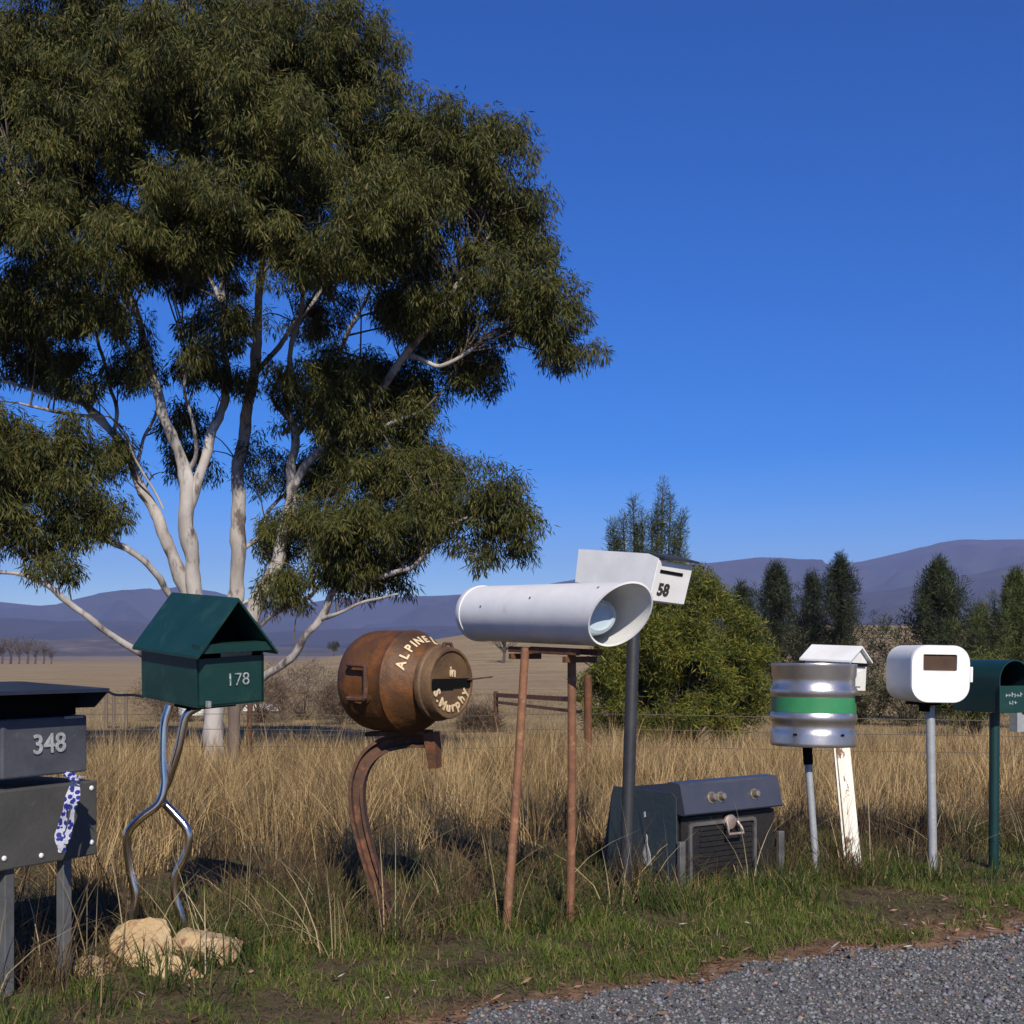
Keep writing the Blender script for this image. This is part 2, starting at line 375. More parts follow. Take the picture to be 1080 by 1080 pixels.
# ------------------------------------------------------------------ blades of grass
def blades(name, P, H, Wd, lean, cols, mt, segs=3, curl=.5, parent=None):
    n = len(P); t = np.linspace(0, 1, segs+1)
    ang = rng.uniform(0, 6.283, n); sx = np.cos(ang); sy = np.sin(ang)          # width direction
    ld = lean                                                                     # (n,2) tip offset as a share of height
    V = np.zeros((n, segs+1, 2, 3))
    for k, tt in enumerate(t):
        bend = tt**(1+curl)
        cx = P[:, 0]+ld[:, 0]*H*bend; cy = P[:, 1]+ld[:, 1]*H*bend
        l2 = np.minimum((ld**2).sum(1), 1.4)
        cz = P[:, 2]+H*tt*(1-.28*l2*tt)
        ww = Wd*(1-tt)**.6*.5+.0002
        V[:, k, 0] = np.stack([cx-sx*ww, cy-sy*ww, cz], 1); V[:, k, 1] = np.stack([cx+sx*ww, cy+sy*ww, cz], 1)
    b = np.arange(n)[:, None]*(segs+1)*2+np.arange(segs)[None]*2
    Fc = np.stack([b, b+1, b+3, b+2], -1).reshape(-1, 4)
    return rawmesh(name, V.reshape(-1, 3), Fc, mt, parent=parent, col=np.repeat(cols, (segs+1)*2, 0))
def fbm(x, y, sc, seed=0):
    return np.array([mn.fractal(Vector((a*sc+seed, b*sc-seed, seed*.37)), 1.0, 2.0, 3) for a, b in zip(x, y)])
def mixcol(a, b, t): return np.array(a)[None]*(1-t[:, None])+np.array(b)[None]*t[:, None]
def us2xy(u, s): return E0[0]+U[0]*u+N_[0]*s, E0[1]+U[1]*u+N_[1]*s
def visible(x, y, m=.5, near=2.9): return (y > near) & (np.abs(x) < y*.44+m)

# short green verge grass
n = 230000
u = rng.uniform(-3.5, 7, n); s = rng.uniform(-.02, 2.1, n)
x, y = us2xy(u, s); k = visible(x, y, .3); x, y, u, s = x[k], y[k], u[k], s[k]
q = fbm(x, y, 1.6, 3); q2 = fbm(x, y, 6, 9)
edge = edge_noise(u)+.10+.16*(q2)
k = (s > edge) & (q*.6+q2*.5+rng.normal(0, .16, len(x)) > .02-.16*(s < .55)+.10*sstep(.8, 1.3, s)); k &= ~((np.hypot(x+1.08, (y-3.9)*1.3) < .27)); x, y, s, q, q2 = x[k], y[k], s[k], q[k], q2[k]; n = len(x)
H = (.014+.034*rng.random(n)**1.5)*(1+1.3*sstep(.7, 1.3, s)+.5*np.clip(q, 0, 1))
t = np.clip(.5+q2*.6+rng.normal(0, .25, n), 0, 1)
cols = mixcol((.05,.085,.012), (.125,.165,.03), t)
dry = rng.random(n) < (.16+.35*sstep(.6, 1.6, s)); cols[dry] = mixcol((.20,.15,.065), (.34,.27,.13), rng.random(dry.sum()))
tag(blades('green_grass', np.stack([x, y, ground(x, y)], 1), H, rng.uniform(.0022, .0045, n), rng.normal(0, .45, (n, 2)), cols, M_['grass'], 2), kind='stuff')

nm = 60000; um = rng.uniform(-3.5, 7, nm); sm = rng.uniform(.0, 2.0, nm); xm, ym = us2xy(um, sm); k = visible(xm, ym, .3)&(sm > edge_noise(um)+.02); xm, ym = xm[k], ym[k]; nm = len(xm)
q4 = fbm(xm, ym, 5, 61); cm = mixcol((.05,.035,.02), (.24,.17,.09), np.clip(.35+q4*.6+rng.normal(0,.25,nm), 0, 1))
tag(blades('matted_stems', np.stack([xm, ym, ground(xm, ym)], 1), rng.uniform(.008, .03, nm), rng.uniform(.002, .004, nm), rng.normal(0, 1.6, (nm, 2)), cm, M_['grass'], 2, .2), kind='stuff')
# weedy green clumps and dead stalks around the mailbox feet
def tussocks(cx, cy, nb, hmean, spread, colf, wmin, wmax, leanr, name, hvar=.25, segs=4, curl=.6):
    P = []; H = []; Ld = []; C = []
    m = len(cx); nb = np.maximum((nb*np.ones(m)).astype(int), 3); idx = np.repeat(np.arange(m), nb); n = len(idx)
    a = rng.uniform(0, 6.283, n); r = np.sqrt(rng.random(n))*np.asarray(spread*np.ones(m))[idx]
    X = cx[idx]+np.cos(a)*r; Y = cy[idx]+np.sin(a)*r
    hh = (hmean*np.ones(m))[idx]*rng.normal(1, hvar, n).clip(.25, 1.7)
    l = np.abs(rng.normal(0, leanr, n)); a2 = a+rng.normal(0, .6, n); ld = np.stack([np.cos(a2)*l, np.sin(a2)*l], 1)
    tl = rng.normal(0, .14, (m, 2)); ld += tl[idx]
    cols = colf(idx, n)
    return blades(name, np.stack([X, Y, ground(X, Y)-.005], 1), hh, rng.uniform(wmin, wmax, n), ld, cols, M_['grass'], segs, curl)
def straw(idx, n):
    m = idx.max()+1; tb = rng.random(m)[idx]; t = np.clip(tb*.9+rng.normal(.06, .20, n), 0, 1)
    c = mixcol((.10,.066,.03), (.74,.53,.26), t**1.25); d = rng.random(n) < .10; c[d] *= .4; return c
def greenc(idx, n):
    m = idx.max()+1; tb = rng.random(m)[idx]; t = np.clip(tb*.7+rng.normal(.1, .2, n), 0, 1)
    c = mixcol((.025,.05,.012), (.09,.12,.03), t); d = rng.random(n) < .12; c[d] = (.25, .19, .09); return c
def darkc(idx, n):
    t = rng.random(n); return mixcol((.045,.03,.018), (.16,.11,.06), t**1.5)
# tall straw tussocks behind the row
cand = 2600
u = rng.uniform(-7, 14, cand); s = 1.85+rng.random(cand)**1.15*8.5
x, y = us2xy(u, s); k = visible(x, y, .7) & (y > 5); x, y, s = x[k], y[k], s[k]
q = fbm(x, y, .8, 5); k = (q > -.22) | (s > 3.8); x, y, s, q = x[k], y[k], s[k], q[k]
right = sstep(1.0, 3.5, x)
q3 = fbm(x, y, .35, 77)
H = (.37+.22*q.clip(-1, 1)+.16*q3)*(.42+.58*sstep(1.6, 3.3, s))*(1-.50*right)*(1-.35*sstep(5, 9, s))*rng.uniform(.75, 1.25, len(x))
tag(tussocks(x, y, 54*rng.uniform(.3,1.5,len(x)), H.clip(.10, .60), .10*rng.uniform(.6,1.3,len(x)), straw, .0018, .0044, .66, 'tall_dry_grass'), kind='stuff')
y = rng.uniform(9.5, 17, 1500); x = rng.uniform(-1, 1, 1500)*(y*.46+.6); k = fbm(x, y, .5, 88) > -.3; x, y = x[k], y[k]
tag(tussocks(x, y, 40, .30*rng.uniform(.6, 1.3, len(x)), .16, straw, .003, .006, .5, 'far_dry_tussocks', segs=3), kind='stuff')
# medium dry thatch between
n = 60000
u = rng.uniform(-6, 12, n); s = 1.05+rng.random(n)**1.3*8
x, y = us2xy(u, s); k = visible(x, y, .5); x, y, s = x[k], y[k], s[k]; n = len(x)
q = fbm(x, y, 1.8, 21)
k = (q+rng.normal(0, .25, n) > -.2); x, y, s, q = x[k], y[k], s[k], q[k]; n = len(x)
t = np.clip(.35+q*.4+rng.normal(0, .25, n), 0, 1); cols = mixcol((.075,.05,.028), (.30,.21,.10), t)
tag(blades('dry_thatch', np.stack([x, y, ground(x, y)], 1), rng.uniform(.05, .2, n), rng.uniform(.003, .006, n), rng.normal(0, .8, (n, 2)), cols, M_['grass'], 3), kind='stuff')
# green weeds
cand = 420
u = rng.uniform(-3.2, 7, cand); s = rng.uniform(.62, 1.9, cand)
x, y = us2xy(u, s); k = visible(x, y, .4); x, y = x[k], y[k]
q = fbm(x, y, 1.3, 31); k = q > -.25; x, y = x[k], y[k]
tag(tussocks(x, y, 42, .10, .09, greenc, .003, .0065, .6, 'green_weeds', .4), kind='stuff')
# dark dead stalks
cand = 420
u = rng.uniform(-3.2, 7.5, cand); s = rng.uniform(.85, 2.1, cand)
x, y = us2xy(u, s); k = visible(x, y, .4)&(np.hypot(x+1.08, y-3.85) > .3)&(np.hypot(x-1, y-5.05) > .32); x, y = x[k], y[k]
tag(tussocks(x, y, 30, .17*rng.uniform(.5,1.4,len(x)), .1, darkc, .0025, .005, .7, 'dead_brown_weeds', .4), kind='stuff')
# stray bright stems in front
cand = 70
u = rng.uniform(-2.8, 5.5, cand); s = rng.uniform(.9, 1.6, cand); x, y = us2xy(u, s)
tag(tussocks(x, y, 5, .26, .06, lambda i, n: mixcol((.35,.26,.13), (.6,.5,.3), rng.random(n)), .003, .0045, .9, 'stray_straw', .4), kind='stuff')
# short paddock grass far back
n = 110000
y = 10+rng.random(n)**1.6*60; x = rng.uniform(-1, 1, n)*(y*.46+1)
q = fbm(x, y, .25, 41)
t = np.clip(.5+q*.5+rng.normal(0, .25, n), 0, 1); cols = mixcol((.13,.095,.045), (.40,.30,.15), t)
sc = 1+y/25
tag(blades('paddock_grass', np.stack([x, y, ground(x, y)], 1), rng.uniform(.06, .17, n)*(1+.25*q), .005*sc, rng.normal(0, .45, (n, 2)), cols, M_['grass'], 1, .2), kind='stuff')
# leaf litter on the shoulder
n = 2600
u = rng.uniform(-2.6, 6, n); s = rng.normal(.12, .17, n); s[:900] = rng.uniform(.2, 1.2, 900)
x, y = us2xy(u, s); q = fbm(x, y, 2.5, 51); k = visible(x, y, .3) & (q > -.15); x, y = x[k], y[k]; n = len(x)
a = rng.uniform(0, 6.28, n); ln = rng.uniform(.012, .05, n); wd = rng.uniform(.0015, .006, n)
z = ground(x, y)+rng.uniform(.006, .022, n)
d = np.stack([np.cos(a), np.sin(a), rng.normal(0, .25, n)], 1); pp = np.stack([-np.sin(a), np.cos(a), rng.normal(0, .4, n)], 1)
c0 = np.stack([x, y, z], 1); V = np.stack([c0, c0+d*ln[:, None]*.5+pp*wd[:, None], c0+d*ln[:, None], c0+d*ln[:, None]*.5-pp*wd[:, None]], 1)
cols = mixcol((.14,.06,.03), (.42,.27,.17), rng.random(n)); cols[rng.random(n) < .06] = (.6, .55, .48)
tag(rawmesh('leaf_litter', V.reshape(-1, 3), np.arange(n*4).reshape(-1, 4), M_['grass'], col=np.repeat(cols, 4, 0)), kind='stuff')

# ------------------------------------------------------------------ mountains
def forest_mat(name, a, b, c, sc):
    return mat(name, a, .95, 0, b, sc, 1, .0, 1, spec=.05, second=c, lo=.52, hi=.72, coord='Object')
def ridge(name, dist, prof, depth, a, b, c, rough, seed, base=-6, pow_=1.3):
    px = [p[0] for p in prof]; py = [p[1] for p in prof]
    nx, ny = 420, 60
    X = np.linspace((px[0]-540)/F*dist, (px[-1]-540)/F*dist, nx); V = np.zeros((ny, nx, 3))
    crest = EYE+(HZ-np.interp(X/dist*F+540, px, py))/F*dist
    for j in range(ny):
        t = j/(ny-1)*1.5; yy = dist-depth+t*depth
        sh = np.where(t <= 1, (np.clip(t, 0, 1))**pow_, np.clip(1-(t-1)*1.6, 0, 1))
        for i in range(nx):
            v = Vector((X[i]/depth*3.2, yy/depth*1.6, seed))
            nse = mn.ridged_multi_fractal(v, .9, 2.1, 5, 1.0, 2.0) if rough else 0
            k = float(sh)
            nse = nse*min(1, abs(t-1)*4)+(1-min(1, abs(t-1)*4))
            hgt = base+(crest[i]-base)*(k+rough*(nse-1.0)*(k*(1-k)*4)*.75)
            hgt += (crest[i]-base)*.010*mn.fractal(v*5, 1, 2, 3)*k
            cap_ = crest[i]*min(1, yy/dist)*(1 if t > .97 else .975); hgt = min(hgt, cap_*(1+.010*mn.noise(v*7)))
            V[j, i] = (X[i], yy, hgt)
    i, j = np.meshgrid(np.arange(nx-1), np.arange(ny-1)); q = (j*nx+i).ravel()
    o = rawmesh(name, V.reshape(-1, 3), np.stack([q, q+1, q+nx+1, q+nx], 1), forest_mat(name+'_forest', a, b, c, 6/depth), smooth=True)
    tag(o, kind='structure'); return o
ridge('distant_mountains', 3800, [(-900,660),(-500,640),(-200,628),(0,634),(60,640),(110,636),(150,624),(190,618),(230,624),(270,636),(320,636),(360,630),(420,629),(480,627),(540,622),(600,612),(660,600),(725,595),(760,591),(800,587),(840,588),(870,596),(905,592),(950,581),(990,571),(1020,568),(1080,567),(1200,560),(1500,585),(2000,620)], 1300,
      (.026,.034,.044), (.045,.046,.052), (.065,.058,.055), .55, 3.3)
ridge('forested_hills', 2500, [(-900,668),(-400,655),(-100,648),(0,650),(60,655),(130,654),(190,662),(260,668),(340,664),(440,660),(540,660),(640,655),(700,650),(760,643),(830,632),(890,626),(940,622),(985,612),(1030,604),(1080,592),(1200,575),(1600,610),(2000,640)], 800,
      (.022,.028,.032), (.045,.042,.040), (.075,.065,.055), .5, 8.1)
ridge('lower_foothills', 1700, [(-900,684),(-300,676),(0,672),(60,675),(120,670),(200,676),(300,682),(420,686),(540,680),(640,672),(760,668),(860,664),(930,660),(1000,655),(1080,650),(1300,645),(1600,660),(2000,670)], 500,
      (.055,.05,.035), (.10,.08,.055), (.18,.14,.09), .4, 14.2)

# ------------------------------------------------------------------ haze
hz = bmesh.new(); box(hz, (0, 1500, 195), (9500, 7400, 430))
hm = bpy.data.materials.new('valley_haze'); hm.use_nodes = True; nt = hm.node_tree; nt.nodes.clear()
out = nt.nodes.new('ShaderNodeOutputMaterial'); pv = nt.nodes.new('ShaderNodeVolumePrincipled')
pv.inputs['Color'].default_value = (.47, .56, 1.0, 1); pv.inputs['Density'].default_value = .00019; pv.inputs['Anisotropy'].default_value = 0
nt.links.new(pv.outputs[0], out.inputs['Volume'])
HAZE = True
if HAZE: tag(emit('haze', hz, hm), kind='stuff')

# ------------------------------------------------------------------ MAILBOX: grey 348 above a wide grey box on two posts
cat = 'mailbox'; GRP = 'mailboxes in a row beside the gravel road'
MB = 'row of roadside mailboxes'
fr = Vector((-1.327, 3.85, 0)); a = 60
t = thing('mailbox', 'dark grey metal mailbox numbered 348 mounted above a wider grey box on two square posts', cat, (fr.x-.14, fr.y-.10, 0), R(a), MB)
inv = MATS_INV[t.name]; p0 = inv @ fr                                             # front right corner in local metres
x1 = p0.x; yf = p0.y
b = bmesh.new(); box(b, (x1-.155, yf+.15, .722), (.31, .30, .176), None, .006); emit('body', b, M_['grey'], t)
b = bmesh.new(); box(b, (x1-.155, yf+.165, .850), (.29, .25, .078)); emit('slot_shade_block', b, M_['black'], t)  # solid black block painting the shade in the gap under the lid
b = bmesh.new(); prism(b, [(yf-.095, .884), (yf-.095, .895), (yf+.32, .912), (yf+.32, .901)], x1-.40, x1+.004, 'x')
for xx in (x1-.40, x1+.001): prism(b, [(yf-.09, .884), (yf+.30, .900), (yf+.30, .82), (yf-.03, .835)], xx, xx+.003, 'x')
lid = emit('lid', b, M_['lidblue'], t)
b = bmesh.new(); tube(b, [(x1+.004, yf-.01, .845), (x1+.016, yf-.01, .845)], .007, 10); emit('hinge_pin', b, M_['galv'], lid)
b = bmesh.new(); tube(b, [(x1-.02, yf-.002, .806), (x1-.09, yf-.004, .806)], .004, 8); emit('catch', b, M_['galv'], t)
b = bmesh.new(); text_bm(b, '348', .082, T(x1-.145, yf-.0035, .728) @ RX(90) @ RZ(1), bold=.0012); emit('house_number', b, M_['number'], t)
b = bmesh.new(); box(b, (x1-.20, yf+.155, .485), (.49, .30, .235), None, .006)
lower = emit('lower_box', b, M_['greylow'], t)
for xx, zz in ((.02, .41), (-.10, .40), (-.17, .395), (-.30, .405), (.02, .58), (-.33, .59)):
    b = bmesh.new(); lathe(b, [(0, .008), (.003, .0075), (.005, .003)], T(x1+xx, yf+.004, zz) @ RX(90), 10); emit('rivet', b, M_['whiteblob'], lower)
b = bmesh.new(); box(b, (x1-.31, yf+.2, .618), (.10, .12, .034)); emit('spacer', b, M_['greylow'], t)
for xx, yy in ((x1-.055, yf+.04), (x1-.265, yf+.04)):
    b = bmesh.new(); box(b, (xx, yy, .155), (.033, .033, .43), None, .003); emit('post', b, M_['post'], t)
# ribbon
b = bmesh.new()
P0 = W(76, 820, 3.71)
def strip(pts, w0):
    pts = smoothpath(pts, 6); prev = None
    for i, p in enumerate(pts):
        p = Vector(p[:3]); tw = .5*math.sin(i*.33); d = Vector((math.cos(tw), math.sin(tw)-.4, .12*math.sin(i*.5)))*w0*(1-.15*math.sin(i*.7))
        q = (b.verts.new(p-d), b.verts.new(p+d))
        if prev: b.faces.new((prev[0], prev[1], q[1], q[0]))
        prev = q
strip([W(80,818,3.70), W(76,836,3.665), W(70,852,3.65), W(66,868,3.645), W(63,882,3.64), W(66,898,3.63)], .0155)
strip([W(81,820,3.69), W(81,838,3.65), W(77,854,3.64), W(75,868,3.63), W(71,882,3.625), W(69,890,3.62)], .010)
strip([W(68,820,3.68), W(74,815,3.66), W(80,821,3.65), W(88,819,3.67)], .013)
strip([W(70,814,3.66), W(77,822,3.64), W(86,826,3.65)], .012)
bmesh.ops.solidify(b, geom=b.faces[:], thickness=.0012)
tag(emit('ribbon', b, M_['ribbon'], smooth=True), 'blue and white printed ribbon tied over the wide grey box below number 348', 'ribbon')

# ------------------------------------------------------------------ MAILBOX: green house on bent chrome tubes
a = 45; c0 = Vector((-1.047, 4.10, .82))
t = thing('mailbox', 'dark green house-shaped mailbox with gabled roof and number 178 on bent chrome tubes', cat, (-1.20, 4.20, 0), R(a), MB)
Hm = MATS_INV[t.name] @ T(*c0) @ RZ(a) @ RY(-3.2) @ RX(4.5)                    # head frame: origin front-left bottom corner; x width, +y back
w, L, h, apex = .26, .37, .20, .355
b = bmesh.new()
th = .008
box(b, (w/2, L/2, th/2), (w, L, th), Hm)
box(b, (th/2, L/2, h/2+th/2), (th, L, h), Hm); box(b, (w-th/2, L/2, h/2+th/2), (th, L, h), Hm)
prism(b, [(th, th), (w-th, th), (w-th, h), (w/2, apex-.02), (th, h)], L-th, L, 'y', Hm)
emit('body', b, M_['green'], t)
b = bmesh.new(); box(b, (w/2, .006, .083), (w+.004, .012, .162), Hm); fp = emit('front_panel', b, M_['green'], t)
b = bmesh.new(); box(b, (w/2, -.012, .199), (w+.02, .05, .030), Hm @ T(0, 0, 0)); emit('front_ledge', b, M_['green'], t)
b = bmesh.new(); box(b, (w*.64, .014, .169), (.12, .004, .018), Hm @ RX(-4)); emit('paper', b, M_['whitemark'], t)
b = bmesh.new(); prism(b, [(th+.001, th), (w-th-.001, th), (w-th-.001, h), (w/2, apex-.03), (th+.001, h)], .10, .104, 'y', Hm); emit('gable_shade_sheet', b, M_['black'], t)  # black sheet painting the shade of the hollow inside, behind the gable
b = bmesh.new(); e = .026
sl_ = (apex-h)/(w/2)
pts_o = [(-e, h-e*sl_+.010), (w/2, apex+.012), (w+e, h-e*sl_+.010), (w+e, h-e*sl_), (w/2, apex), (-e, h-e*sl_)]
prism(b, pts_o, -.05, L+.015, 'y', Hm); emit('roof', b, M_['green'], t)
b = bmesh.new(); text_bm(b, '178', .062, Hm @ T(w*.60, -.0035, .085) @ RX(90), bold=-.0006); emit('house_number', b, M_['number_g'], fp)
b = bmesh.new(); box(b, (.035, -.012, .012), (.012, .016, .02), Hm); emit('latch', b, M_['galv'], t)
inv = t
for pts in ([(179,744,4.24),(173,765,4.23),(172,800,4.22),(173,828,4.21),(167,848,4.20),(147,864,4.19),(134,882,4.19),(137,915,4.20),(143,945,4.20),(139,972,4.20),(136,1006,4.20)],
            [(210,745,4.24),(196,756,4.23),(188,790,4.23),(178,822,4.24),(171,842,4.25),(184,858,4.24),(198,876,4.23),(197,898,4.23),(186,922,4.23),(185,945,4.23),(192,970,4.23),(199,1003,4.23)]):
    P = smoothpath([tuple(W(*q)) for q in pts], 7); b = bmesh.new(); tube(b, P, .0145, 14); emit('leg', b, M_['chrome'], t, world=t, smooth=True)
b = bmesh.new(); box(b, (w*.4, L*.33, -.008), (.17, .12, .014), Hm); emit('mounting_plate', b, M_['black'], t)

# sandstone rocks
def rock(name, c, s, seed, label):
    b = bmesh.new(); bmesh.ops.create_icosphere(b, subdivisions=4, radius=1)
    rr = random.Random(seed); planes = [(Vector((rr.gauss(0,1), rr.gauss(0,1), rr.gauss(0,.8))).normalized(), rr.uniform(.46,.80)) for _ in range(10)]
    for v in b.verts:
        n_ = v.co.normalized(); r = 1.0
        for pn, d in planes:
            k = n_.dot(pn)
            if k > .05: r = min(r, d/k)
        r += .05*mn.fractal(n_*3+Vector((seed, 0, 0)), 1, 2, 4)+.02*mn.fractal(n_*11+Vector((seed, 0, 0)), 1, 2, 3)
        v.co = Vector((n_.x*r*s[0], n_.y*r*s[1], n_.z*r*s[2]))
    b.transform(RZ(seed*40 % 60))
    o = emit(name, b, M_['sand'], smooth=True, sharp=28); o.location = c; return tag(o, label, 'rock', 'sandstone rocks at the foot of the chrome tubes')
rock('rock', (-1.185, 4.02, .035), (.130, .12, .125), 3, 'pale sandstone rock at the foot of the left chrome tube')
rock('rock', (-.985, 4.02, .03), (.130, .11, .105), 8, 'squarish orange streaked sandstone rock at the foot of the right chrome tube')
rock('rock', (-1.33, 3.92, .0), (.10, .08, .05), 5, 'low half-buried sandstone rock left of the pair under the green house mailbox')
rock('rock', (-1.06, 3.86, .0), (.12, .07, .055), 12, 'flat reddish rock lying in front of the sandstone pair')

# ------------------------------------------------------------------ MAILBOX: rusty milk can
a = 55
base = Vector(((410-540)/F*4.56, 4.56, 0))
t = thing('mailbox', 'rusty milk churn mailbox with cream hand-painted lettering lying on a curved iron beam', cat, tuple(base), R(a), MB)
axis = Vector((math.sin(R(a)), -math.cos(R(a)), 0))
C = W(384, 717, 4.72)                                         # centre of the can's rear end
Mw = T(*C) @ RZ(a) @ RX(90) @ RX(1)                             # lathe z -> local -y (towards the road)
prof = [(-.03,.06),(-.022,.11),(-.004,.145),(.02,.170),(.05,.184),(.08,.189),(.12,.190),(.20,.190),(.235,.188),(.245,.193),(.256,.187),(.275,.178),(.335,.128),(.348,.119),(.372,.118)]
b = bmesh.new(); lathe(b, prof, Mw, 64); emit('body', b, M_['rust_can'], t, world=t, smooth=True, sharp=30)
b = bmesh.new(); lathe(b, [(.358,.122),(.358,.138),(.366,.141),(.378,.139),(.384,.133),(.418,.130),(.424,.127),(.4245,.118),(.417,.115),(.417,.001)], Mw, 64, cap=False)
lidc = emit('lid', b, M_['lidrust'], t, world=t, smooth=True, sharp=30)
b = bmesh.new(); box(b, (.012, .0, .419), (.232, .034, .006), Mw); box(b, (-.05, -.006, .4192), (.13, .034, .005), Mw); emit('slot', b, M_['black'], lidc, world=t)  # black slabs on an uncut lid, painting the dark of the open slot
b = bmesh.new(); tube(b, [Mw @ Vector((.09, .012, .43)), Mw @ Vector((.235, .02, .435))], .003, 6); emit('slot_rod', b, M_['rust_dark'], lidc, world=t)
b = bmesh.new(); tube(b, [Mw @ Vector((-.03,.118,.405)), Mw @ Vector((-.02,.143,.402)), Mw @ Vector((.02,.143,.402)), Mw @ Vector((.03,.118,.405))], .007, 8); emit('hasp', b, M_['rust_dark'], lidc, world=t, smooth=True)
# side handle: flat iron loop on the flank facing the camera
b = bmesh.new()
hp = [(-.186,.062,.10),(-.212,.062,.115),(-.214,.060,.185),(-.214,.045,.197),(-.214,-.045,.197),(-.214,-.060,.185),(-.212,-.062,.115),(-.186,-.062,.10)]
tube(b, [Mw @ Vector(q) for q in smoothpath(hp, 3)], .0095, 8); emit('handle', b, M_['rust_dark'], t, world=t, smooth=True)
b = bmesh.new(); lathe(b, [(.0,.075),(.004,.07),(.004,.001)], Mw @ T(-.180,-.01,.145) @ RY(-90), 16, cap=False); 
for v in b.verts: pass
emit('handle_boss', b, M_['rust_can'], t, world=t)
# lettering on the shoulder
def on_circle(b, s, th0, th1, r, tz, size, slope, flip=False, bold=.001):
    n = len(s)
    wd_ = [dict(m=1.45, M=1.35, i=.5, I=.5, r=.75, L=.9).get(c_, .62 if c_ == '.' else 1.0) for c_ in s]; tot_ = sum(wd_)-wd_[0]/2-wd_[-1]/2
    for i, ch in enumerate(s):
        if ch == ' ': continue
        th = R(th0+(th1-th0)*(sum(wd_[:i])+wd_[i]/2-wd_[0]/2)/tot_); rad = Vector((math.cos(th), math.sin(th), 0)); tang = Vector((math.sin(th), -math.cos(th), 0))
        if flip: up = -rad; right = -tang; nrm = Vector((0,0,1))
        else:
            up = (rad*math.cos(slope)+Vector((0,0,-1))*math.sin(slope)).normalized(); right = tang; nrm = right.cross(up)
        MM = Matrix((right, up, nrm)).transposed().to_4x4()
        text_bm(b, ch, size, Mw @ T(*(rad*r+Vector((0,0,tz))+nrm*.003)) @ MM, bold=bold)
b = bmesh.new(); on_circle(b, 'ALPINE', 156, 92, .155, .303, .046, math.atan2(.06, .05), bold=.0014); emit('lettering', b, M_['cream'], t, world=t)
b = bmesh.new(); on_circle(b, 'L ', 74, 60, .155, .303, .052, math.atan2(.06, .05), bold=.0018); emit('lettering', b, M_['cream'], t, world=t)
b = bmesh.new(); on_circle(b, 'S.Murphy', 202, 338, .088, .4175, .050, 0, True, .0014); emit('lettering', b, M_['cream'], lidc, world=t)
b = bmesh.new()
text_bm(b, 'in', .052, Mw @ T(.01, .040, .4205) @ RZ(-6), bold=.0012)
emit('lettering', b, M_['cream'], lidc, world=t)
# curved beam
P = smoothpath([tuple(W(*q)) for q in ((413,990,4.56),(402,945,4.57),(388,900,4.58),(379,862,4.60),(377,828,4.62),(386,802,4.64),(403,787,4.66),(428,780,4.66),(456,779,4.62))], 7)
I = [(-.03,-.022),(.03,-.022),(.03,-.013),(.006,-.011),(.006,.011),(.03,.013),(.03,.022),(-.03,.022),(-.03,.013),(-.006,.011),(-.006,-.011),(-.03,-.013)]
I = [(q[0]*1.0, q[1]*1.35) for q in I]; b = bmesh.new(); sweep(b, P, (-.10, -.99, 0), I, list(np.linspace(.8, 1.1, len(P)))); emit('curved_beam', b, M_['rust_dark'], t, world=t)
b = bmesh.new(); sweep(b, [W(455,772,4.61), W(457,790,4.61), W(459,810,4.61)], (-.28,-.96,0), [(-.035,-.02),(.035,-.02),(.035,.02),(-.035,.02)], [1,1,.8]); emit('beam_foot', b, M_['rust'], t, world=t)
b = bmesh.new(); beam(b, W(388,774,4.68), W(450,772,4.60), .05, .016, (.3,-.95,0)); emit('cradle_plate', b, M_['rust_dark'], t, world=t)

# ------------------------------------------------------------------ MAILBOX: white pipe on rusty frame
a = 31
t = thing('mailbox', 'white pipe mailbox open at its slanted end, on a rusty two-legged frame', cat, (.13, 4.6, 0), R(a), MB)
E = Vector((.385, 4.30, 1.139)); B_ = Vector((-.135, 5.157, 1.170)); ax = (E-B_).normalized(); Lp = (E-B_).length
xv = Vector((0, 0, 1)).cross(ax).normalized(); zv = ax.cross(xv)      # xv: left/right, zv: up
def pipe_pt(tt, th, r): return B_+ax*tt+xv*(math.cos(th)*r)+zv*(math.sin(th)*r)
b = bmesh.new(); seg = 64; r0, r1 = .114, .107
rings = []
for kind in ('b', 'fo', 'fi', 'bi'):
    ring = []
    for k in range(seg):
        th = 2*math.pi*k/seg; r = r0 if kind in ('b', 'fo') else r1
        front = Lp-.01+.072*math.sin(th)+.02*math.cos(th)
        tt = {'b': 0.0, 'fo': front, 'fi': front, 'bi': .06}[kind]
        ring.append(b.verts.new(pipe_pt(tt, th, r)))
    rings.append(ring)
for A_, C_ in zip(rings, rings[1:]):
    for k in range(seg): b.faces.new((A_[k], A_[(k+1) % seg], C_[(k+1) % seg], C_[k]))
b.faces.new(rings[3])
pipe = emit('pipe_body', b, M_['whitedirty'], t, world=t, smooth=True)
b = bmesh.new(); Mp = T(*B_) @ Matrix((xv, zv, ax)).transposed().to_4x4()
lathe(b, [(-.045,.02),(-.042,.06),(-.03,.095),(-.012,.110),(0,.1170),(.03,.1170),(.03,.1145)], Mp, 48); emit('end_cap', b, M_['whitedirty'], t, world=t, smooth=True)
for th, tt in ((2.6, .55), (2.9, .2), (2.2, .95)):
    b = bmesh.new(); lathe(b, [(0,.006),(.002,.005),(.003,.002)], T(*pipe_pt(tt, th, r0)) @ (xv*math.cos(th)+zv*math.sin(th)).to_track_quat('Z','Y').to_matrix().to_4x4(), 8); emit('screw', b, M_['alu'], pipe, world=t)
legs = [((533,990,4.47),(554,684,4.72)), ((601,980,4.62),(603,684,4.58))]
